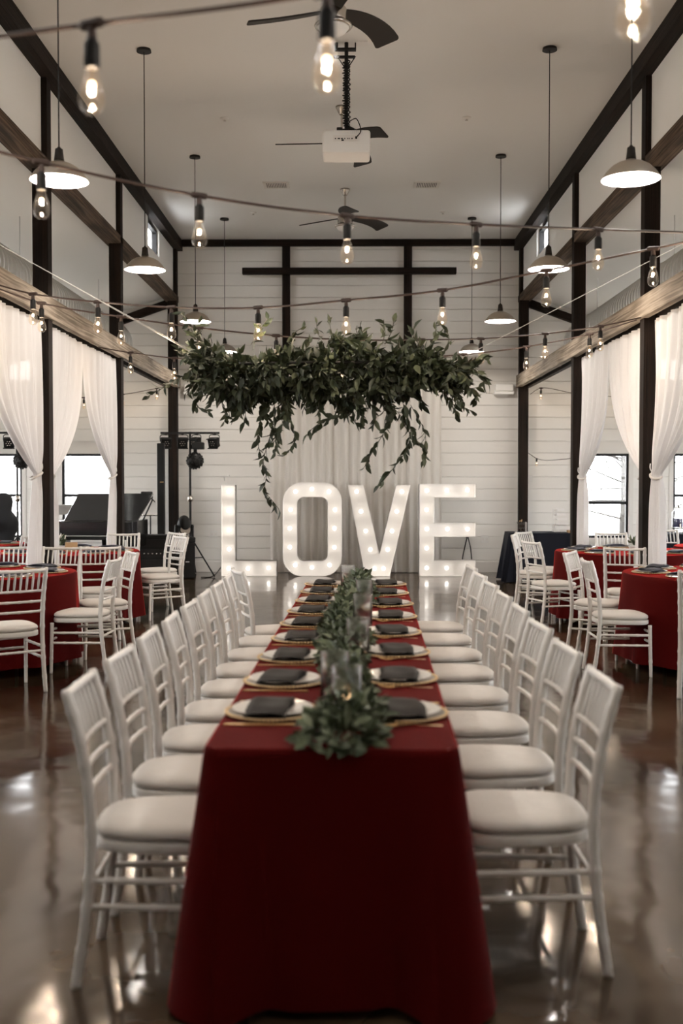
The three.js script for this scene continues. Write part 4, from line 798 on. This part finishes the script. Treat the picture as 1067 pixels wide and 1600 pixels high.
{
  const t = thing('piano', 'black piano with its lid propped open behind the far left table', 'piano', [-3.55, 0, -15.6]);
  mesh('case', merge([box2(-.62, .52, .70, .92, -.35, .35, .02), box2(-.66, -.58, .55, .93, -.36, .42, .015), box2(.48, .56, .55, .93, -.36, .42, .015)]), phys(lin(.012, .012, .013), .15), t);
  const lid = new THREE.Shape(); lid.moveTo(-.52, 0); lid.lineTo(.52, 0); lid.lineTo(.68, .52); lid.lineTo(-.40, .52); lid.closePath();
  const lg = new THREE.ExtrudeGeometry(lid, { depth: .025, bevelEnabled: true, bevelSize: .004, bevelThickness: .004, bevelSegments: 1 }); lg.rotateX(-.75); lg.translate(-.02, .905, .12);
  mesh('lid', lg, phys(lin(.012, .012, .013), .12, { clearcoat: 1, clearcoatRoughness: .05 }), t);
  for (const s of [-1, 1]) mesh('lid_prop', rod([[s * .56, .93, .0], [s * .56 + (s > 0 ? .10 : .12), 1.22, -.2]], () => .012, 1, 6), M.black, t);
  mesh('keyboard', box(1.0, .02, .14, -.05, .71, .40), M.white, t); mesh('key_slip', box(1.02, .05, .02, -.05, .69, .48), M.black, t);
  for (const [x, z] of [[-.55, .3], [.45, .3], [-.05, -.28]]) mesh('leg', lathe([[.03, 0], [.035, .05], [.045, .5], [.06, .7]], 12), M.black, t, [x, 0, z]);
  mesh('pedal_box', box(.2, .3, .06, -.05, .25, .1, .01), M.black, t);
}
{
  const t = thing('monitor', 'grey monitor on a stand before the window left of the piano', 'monitor', [-4.32, 0, -16.2], .2);
  mesh('screen', box(.30, .15, .05, 0, 1.06, 0, .01), M.galv, t); mesh('pole', cyl(.011, .011, 1.0, 0, .52, 0, 10), M.galv, t); for (let i = 0; i < 3; i++) { const a = i * 2.094; mesh('leg', rod([[0, .3, 0], [.25 * Math.cos(a), .01, .25 * Math.sin(a)]], () => .009, 1, 6), M.galv, t); }
}
// a person in a dark jacket bending forward at the left picture edge
{
  const f = (jo, bones, res, box0, size, k) => {
    const mc = new MarchingCubes(res, M.black, false, false, 60000); mc.isolation = 0;
    const sm = (a, b) => { const h = Math.max(0, Math.min(1, .5 + .5 * (b - a) / k)); return b + (a - b) * h - k * h * (1 - h); };
    for (let z = 0; z < res; z++) for (let y = 0; y < res; y++) for (let x = 0; x < res; x++) {
      const p = V((x / res * 2 - 1), (y / res * 2 - 1), (z / res * 2 - 1)).multiplyScalar(size).add(box0); let d = 9;
      for (const [a, b] of bones) { const A = jo[a], B = jo[b], ab = [B[0] - A[0], B[1] - A[1], B[2] - A[2]], ap = [p.x - A[0], p.y - A[1], p.z - A[2]]; const t = Math.max(0, Math.min(1, (ab[0] * ap[0] + ab[1] * ap[1] + ab[2] * ap[2]) / (ab[0] ** 2 + ab[1] ** 2 + ab[2] ** 2 || 1))); const q = Math.hypot(ap[0] - ab[0] * t, ap[1] - ab[1] * t, ap[2] - ab[2] * t) - (A[3] + (B[3] - A[3]) * t); d = sm(d, q); }
      mc.field[x + y * res + z * res * res] = -d;
    }
    mc.update(); const n = mc.count; const g = new THREE.BufferGeometry();
    const ps = mc.positionArray.slice(0, n * 3), ns = mc.normalArray.slice(0, n * 3); for (let i = 0; i < ps.length; i += 3) { ps[i] = ps[i] * size + box0.x; ps[i + 1] = ps[i + 1] * size + box0.y; ps[i + 2] = ps[i + 2] * size + box0.z; }
    g.setAttribute('position', new THREE.BufferAttribute(ps, 3)); g.setAttribute('normal', new THREE.BufferAttribute(ns, 3)); g.setAttribute('uv', new THREE.Float32BufferAttribute(new Array(n * 2).fill(0), 2)); return g;
  };
  const J = { hipL: [-.09, .92, -.02, .12], hipR: [.09, .92, -.02, .12], kneeL: [-.11, .5, .03, .085], kneeR: [.10, .5, .02, .085], anL: [-.12, .09, .0, .055], anR: [.11, .09, .0, .055], toeL: [-.13, .045, .16, .042], toeR: [.12, .045, .16, .042], wa: [-.03, 1.05, .02, .14], ch: [-.13, 1.14, .08, .165], shL: [-.34, 1.20, .12, .085], shR: [.125, 1.215, .08, .098], elL: [-.40, .98, .26, .06], elR: [.135, 0.99, .11, .082], wrL: [-.38, .84, .44, .042], wrR: [-.06, .86, .38, .042], nk: [-.33, 1.30, .17, .065] };
  const g = f(J, [['hipL', 'kneeL'], ['hipR', 'kneeR'], ['kneeL', 'anL'], ['kneeR', 'anR'], ['anL', 'toeL'], ['anR', 'toeR'], ['hipL', 'hipR'], ['hipL', 'wa'], ['hipR', 'wa'], ['wa', 'ch'], ['ch', 'shL'], ['ch', 'shR'], ['shL', 'elL'], ['shR', 'elR'], ['elL', 'wrL'], ['elR', 'wrR'], ['ch', 'nk']], 72, V(-.1, .72, .1), .8, .09);
  const t = thing('person', 'person in a dark jacket bending forward at the left picture edge', 'person', [-4.66, 0, -14.4], -.4);
  const bd = mesh('body', g, std(lin(.014, .015, .017), .8), t);
  const K = { c: [-.43, 1.41, .24, .092], j: [-.45, 1.35, .29, .055], n: [-.445, 1.385, .335, .016], n0: [-.44, 1.41, .32, .014], k: [-.33, 1.30, .17, .055], e1: [-.515, 1.40, .21, .018], e2: [-.345, 1.41, .23, .018], wl: [-.38, .83, .45, .032], pl: [-.375, .78, .50, .034] };
  const skin = std(lin(.45, .28, .2), .6);
  mesh('head', f(K, [['k', 'c'], ['c', 'j'], ['n0', 'n'], ['e1', 'e1'], ['e2', 'e2']], 44, V(-.42, 1.38, .24), .18, .02), skin, t);
  const hair = f({ a: [-.42, 1.435, .215, .093], b: [-.42, 1.39, .18, .085] }, [['a', 'b']], 30, V(-.42, 1.42, .20), .16, .02); mesh('hair', hair, std(lin(.03, .02, .015), .7), t);
  for (const s of [-1, 1]) { mesh('eye', new THREE.SphereGeometry(.011, 8, 6), M.white, t, [-.448 + s * .03, 1.412, .322]); }
  mesh('mouth', box(.045, .008, .01, -.455, 1.345, .338, .003), std(lin(.3, .1, .09), .6), t);
  for (const [w, e, s] of [[J.wrL, J.elL, -1], [J.wrR, J.elR, 1]]) {
    const d = V(w[0] - e[0], w[1] - e[1], w[2] - e[2]).normalize(), o = V(w[0], w[1], w[2]), side = V(0, 0, 0).crossVectors(d, V(0, 1, 0)).normalize(), up = V(0, 0, 0).crossVectors(side, d);
    const at = (a, b, c, r) => { const p = o.clone().addScaledVector(d, a).addScaledVector(side, b).addScaledVector(up, c); return [p.x, p.y, p.z, r]; };
    const j = { w: at(.0, 0, 0, .03), p: at(.05, 0, 0, .03), q1: at(.085, -.025, 0, .014), q2: at(.085, .025, 0, .014) }, bn = [['w', 'p'], ['p', 'q1'], ['p', 'q2'], ['q1', 'q2']];
    for (let i = 0; i < 4; i++) { const b = -.03 + i * .02, L = [.055, .068, .064, .048][i]; j['a' + i] = at(.09, b, 0, .009); j['b' + i] = at(.09 + L * .55, b * 1.15, -.012, .0085); j['c' + i] = at(.09 + L, b * 1.15, -.034, .0078); bn.push(['a' + i, 'b' + i], ['b' + i, 'c' + i], ['p', 'a' + i]); }
    j.t0 = at(.03, s * -.03, 0, .012); j.t1 = at(.06, s * -.052, -.012, .011); j.t2 = at(.088, s * -.056, -.024, .009); bn.push(['t0', 't1'], ['t1', 't2'], ['p', 't0']);
    mesh('hand', f(j, bn, 56, o.clone().addScaledVector(d, .08), .115, .008), skin, t);
  }
}
// ------------------------------------------------------------------ centrepieces on the far tables
function posy(x, z, label, white) {
  const t = thing('centrepiece', label, 'centrepiece', [x, TH + .004, z]);
  mesh('bowl', lathe([[0, 0], [.05, 0], [.07, .05], [.066, .05], [.046, .006], [0, .006]], 20), M.white, t);
  for (let i = 0; i < 46; i++) { const a = rnd() * 6.28, k = rnd(); const d = V(Math.cos(a) * k, rr(.3, 1.1), Math.sin(a) * k); const m = mesh('leaf', leafB[i % 3], M.garland[i % 4], t); m.applyMatrix4(leafMatrix(V(.05 * Math.cos(a) * k, .05 + rr(0, .05), .05 * Math.sin(a) * k), d, rdir(), rr(1, 1.5))); }
  if (white) for (let i = 0; i < 14; i++) { const a = rnd() * 6.28, k = rnd(), g = leafB[2]; const m = mesh('petal', g, M.wax, t); m.applyMatrix4(leafMatrix(V(.05 * Math.cos(a) * k, .10, .05 * Math.sin(a) * k), V(Math.cos(a) * k, rr(.6, 1.3), Math.sin(a) * k), rdir(), rr(1, 1.6))); }
}
posy(-3.12, -11.55, 'white lily and greenery centrepiece on the far left round table', true);
posy(3.02, -11.6, 'low green centrepiece on the far right round table', false);
{ const m = mesh('table_number_block', box(.125, .10, .03, 0, .05, 0, .004), M.oak); m.position.set(-2.93, TH + .004, -11.35); m.rotation.y = .15; tag(m, 'small plain wooden block standing on the far left round table', 'table sign'); }
// ------------------------------------------------------------------ black-clothed side tables on the right
function blackTable(x, z, w, d, label, clothLabel) {
  const t = thing('side_table', label, 'table', [x, 0, z]); mesh('tabletop', box(w * .94, .03, d * .92, 0, .705, 0), M.white, t); for (const sx of [-1, 1]) for (const sz of [-1, 1]) mesh('leg', cyl(.015, .015, .69, sx * (w / 2 - .06), .345, sz * (d / 2 - .06), 8), M.blackMetal, t);
  const n = 160, g = sheet(n, 14, (u, v) => { const th = u * Math.PI * 2, c = Math.cos(th), s = -Math.sin(th), p = .2; const bx = Math.sign(c) * Math.pow(Math.abs(c), p) * w / 2, bz = Math.sign(s) * Math.pow(Math.abs(s), p) * d / 2; const k = v * (.04 + .03 * Math.sin(th * 14) + .02 * Math.sin(th * 23 + 1)); const q = Math.hypot(bx, bz); return [bx * (1 + k / q * 1.6 + .015), .728 - v * .712, bz * (1 + k / q * 1.6 + .015)]; });
  const tp = box(w * .99, .004, d * .99, 0, .726, 0);
  const c = mesh('tablecloth', merge([g, tp]), M.blackCloth); c.position.set(x, 0, z); tag(c, clothLabel, 'tablecloth', 'black tablecloths');
}
blackTable(2.80, -16.15, .98, .6, 'side table under the black cloth before the right back post', 'black cloth over the side table before the right back post');
blackTable(5.15, -15.9, 1.4, .7, 'drinks table under the black cloth in the right aisle', 'black cloth over the drinks table at the right picture edge');
{
  const t = thing('glass_vase', 'square glass vase with dried stems on the black side table', 'vase', [2.50, .732, -16.1]);
  const o = .085; mesh('glass', merge([box2(-o, o, 0, .012, -o, o), box2(-o, -o + .005, .012, .15, -o, o), box2(o - .005, o, .012, .15, -o, o), box2(-o, o, .012, .15, -o, -o + .005), box2(-o, o, .012, .15, o - .005, o)]), M.glass, t);
  for (let i = 0; i < 5; i++) mesh('stem', rod([[rr(-.02, .02), .014, rr(-.02, .02)], [rr(-.05, .05), rr(.14, .19), rr(-.04, .04)]], () => .003, 1, 5), M.stem, t); for (let i = 0; i < 4; i++) { const m = mesh('petal', leafB[0], M.oak, t); m.applyMatrix4(leafMatrix(V(rr(-.03, .03), .15, rr(-.03, .03)), V(rr(-1, 1), .8, rr(-1, 1)), rdir(), .9)); }
  const a = thing('letter_tray', 'stacked clear acrylic trays on the black side table', 'tray', [3.12, .732, -16.15]);
  for (let i = 0; i < 5; i++) mesh('tray', merge([box(.20 - i * .022, .008, .2, -.01 * i, .04 + i * .07, 0), box(.20 - i * .022, .03, .006, -.01 * i, .055 + i * .07, .1)]), M.opal, a); mesh('post', merge([box(.01, .34, .01, -.11, .17, -.09), box(.01, .34, .01, -.11, .17, .09)]), M.white, a);
  mesh('base', box(.26, .10, .2, 0, .05, -.0, .01), M.white, a);
  const bk = mesh('guest_book', box(.16, .035, .12, 0, .0175, 0, .004), M.oak); bk.position.set(3.24, .732, -15.93); tag(bk, 'small brown book at the right end of the black side table', 'book');
  const lamp0 = (x, z, h, l) => { const d = thing('drink_dispenser', l, 'dispenser', [x, .732, z]); mesh('jar', lathe([[0, .08], [.08, .08], [.09, .10], [.09, h - .06], [.06, h - .02], [.055, h], [.052, h], [.057, h - .022], [.086, h - .06], [.086, .102], [.078, .086], [0, .086]], 24), M.glass, d); mesh('lid', lathe([[0, h + .05], [.012, h + .045], [.016, h + .02], [.06, h + .012], [.062, h], [0, h]].reverse(), 20), M.nickel, d); mesh('stand', merge([cyl(.09, .09, .012, 0, .074, 0, 20), ...arr(3, i => cyl(.006, .006, .07, .07 * Math.cos(i * 2.1), .035, .07 * Math.sin(i * 2.1), 6))]), M.blackMetal, d); mesh('drink', cyl(.084, .084, h * .35, 0, .09 + h * .175, 0, 20), phys(lin(.05, .05, .12), .1, {}), d); mesh('tap', cyl(.01, .01, .06, 0, .11, .1, 8), M.nickel, d); };
  lamp0(4.72, -15.75, .36, 'glass drink dispenser at the left end of the drinks table'); lamp0(5.02, -15.8, .32, 'glass drink dispenser cut by the right picture edge');
}
// ------------------------------------------------------------------ small fittings on the back wall
for (const [x, l] of [[2.46, 'right of the hanging greenery'], [-2.55, 'left of the hanging greenery']]) {
  const t = thing('wall_unit', `white wall-mounted fixture high on the shiplap, ${l}`, 'wall fixture', [x, 2.94, ZB + .0], 0, 'white wall fixtures');
  mesh('housing', box(.30, .12, .14, 0, .05, .075, .02), M.white, t); mesh('cover', (() => { const g = new THREE.CylinderGeometry(.075, .075, .31, 20, 1, false, 0, Math.PI); g.rotateZ(Math.PI / 2); g.translate(0, -.06, .06); return g; })(), M.opal, t);
}
for (const [x, y, l] of [[2.17, .54, 'right of the letter E'], [-2.24, .62, 'left of the letter L']]) {
  const t = thing('wall_outlet', `white electrical outlet on the back wall ${l}`, 'outlet', [x, y, ZB + .002], 0, 'wall outlets');
  mesh('cover_plate', box(.12, .12, .008, 0, 0, 0, .003), M.white, t); for (const s of [-1, 1]) mesh('socket', box(.03, .04, .004, s * .03, 0, .006), M.whiteTrim, t);
}
{ const t = thing('wall_switch', 'small white switch plate beside the right back post', 'switch', [2.9, 1.52, ZB + .002]); mesh('cover_plate', box(.07, .115, .008, 0, 0, 0, .003), M.white, t); mesh('toggle', box(.012, .03, .012, 0, 0, .008), M.white, t); }
{ const t = thing('wall_sensor', 'tiny white sensor on a bracket above the letter L', 'sensor', [-2.06, 1.55, ZB]); mesh('bracket', rod([[0, -.06, .0], [0, 0, .06]], () => .008, 1, 6), M.white, t); mesh('arm', box(.12, .022, .03, 0, .012, .07, .006), M.white, t); mesh('tip', box(.03, .03, .035, .07, .018, .075, .006), M.opal, t); }
{ const m = thing('power_cord', 'black power cord hanging behind the letter E', 'cord'); mesh('plug', box(.05, .07, .05, 1.88, .60, ZB + .04, .006), M.black, m); mesh('cable', tube([[1.88, .58, ZB + .05], [1.84, .42, ZB + .06], [1.80, .2, ZB + .06], [1.82, .012, ZB + .09], [1.7, .010, ZB + .3], [1.5, .010, ZB + .45]], .009, 30, 5), M.black, m); mesh('cable', tube([[1.89, .58, ZB + .05], [1.93, .40, ZB + .06], [1.95, .2, ZB + .06], [1.94, .012, ZB + .09], [1.8, .010, ZB + .33]], .009, 30, 5), M.black, m); }
{ const m = thing('floor_cable', 'black cable lying from the tripod to the letter L', 'cable'); mesh('cable', tube([[-2.3, .012, -16.6], [-2.15, .012, -16.75], [-2.0, .20, -17.15], [-1.9, .30, -17.3]], .008, 24, 5), M.black, m); }
// ------------------------------------------------------------------ trees outside the right-hand windows
for (const [x, z, h, l] of [[4.6, -21.5, 4.4, 'leafy tree outside seen through the right aisle window'], [6.3, -21.0, 4.2, 'leafy tree outside seen through the window at the right picture edge']]) {
  const t = thing('tree', l, 'tree', [x, -.25, z], 0, 'trees outside');
  const bark = std(lin(.022, .02, .018), .9), lf = [std(lin(.022, .026, .018), .8, { side: THREE.DoubleSide }), std(lin(.014, .018, .012), .8, { side: THREE.DoubleSide })];
  mesh('trunk', rod([[.9, 0, -.6], [.95, 1.4, -.6], [.8, h, -.5]], q => .12 - .07 * q, 8, 8), bark, t);
  const br = [], lv = [[], []];
  for (let i = 0; i < 15; i++) { const y0 = rr(.9, h - .8), e = [rr(-1.2, .9), y0 + rr(-.5, .7), rr(-.7, .5)], s = [.9, y0, -.6]; const c = curve([s, [(s[0] + e[0]) / 2 + rr(-.1, .1), (s[1] + e[1]) / 2 + .15, (s[2] + e[2]) / 2], e]); br.push(rod(c, q => .022 - .016 * q, 8, 5)); for (let k = 0; k < 26; k++) { const p = c.getPoint(rr(.35, 1)).add(rdir().multiplyScalar(.16)); const g = leafB[k % 3].clone(); g.applyMatrix4(leafMatrix(p, rdir(), rdir(), 1.3)); lv[k % 2].push(g); } }
  mesh('branches', merge(br), bark, t); lv.forEach((a, i) => { const m = mesh('leaf_mass', merge(a), lf[i], t); m.userData.kind = 'stuff'; });
}
scene.traverse(o => { if (o.isMesh) { o.castShadow = true; o.receiveShadow = true; } });
renderer.render(scene, camera);
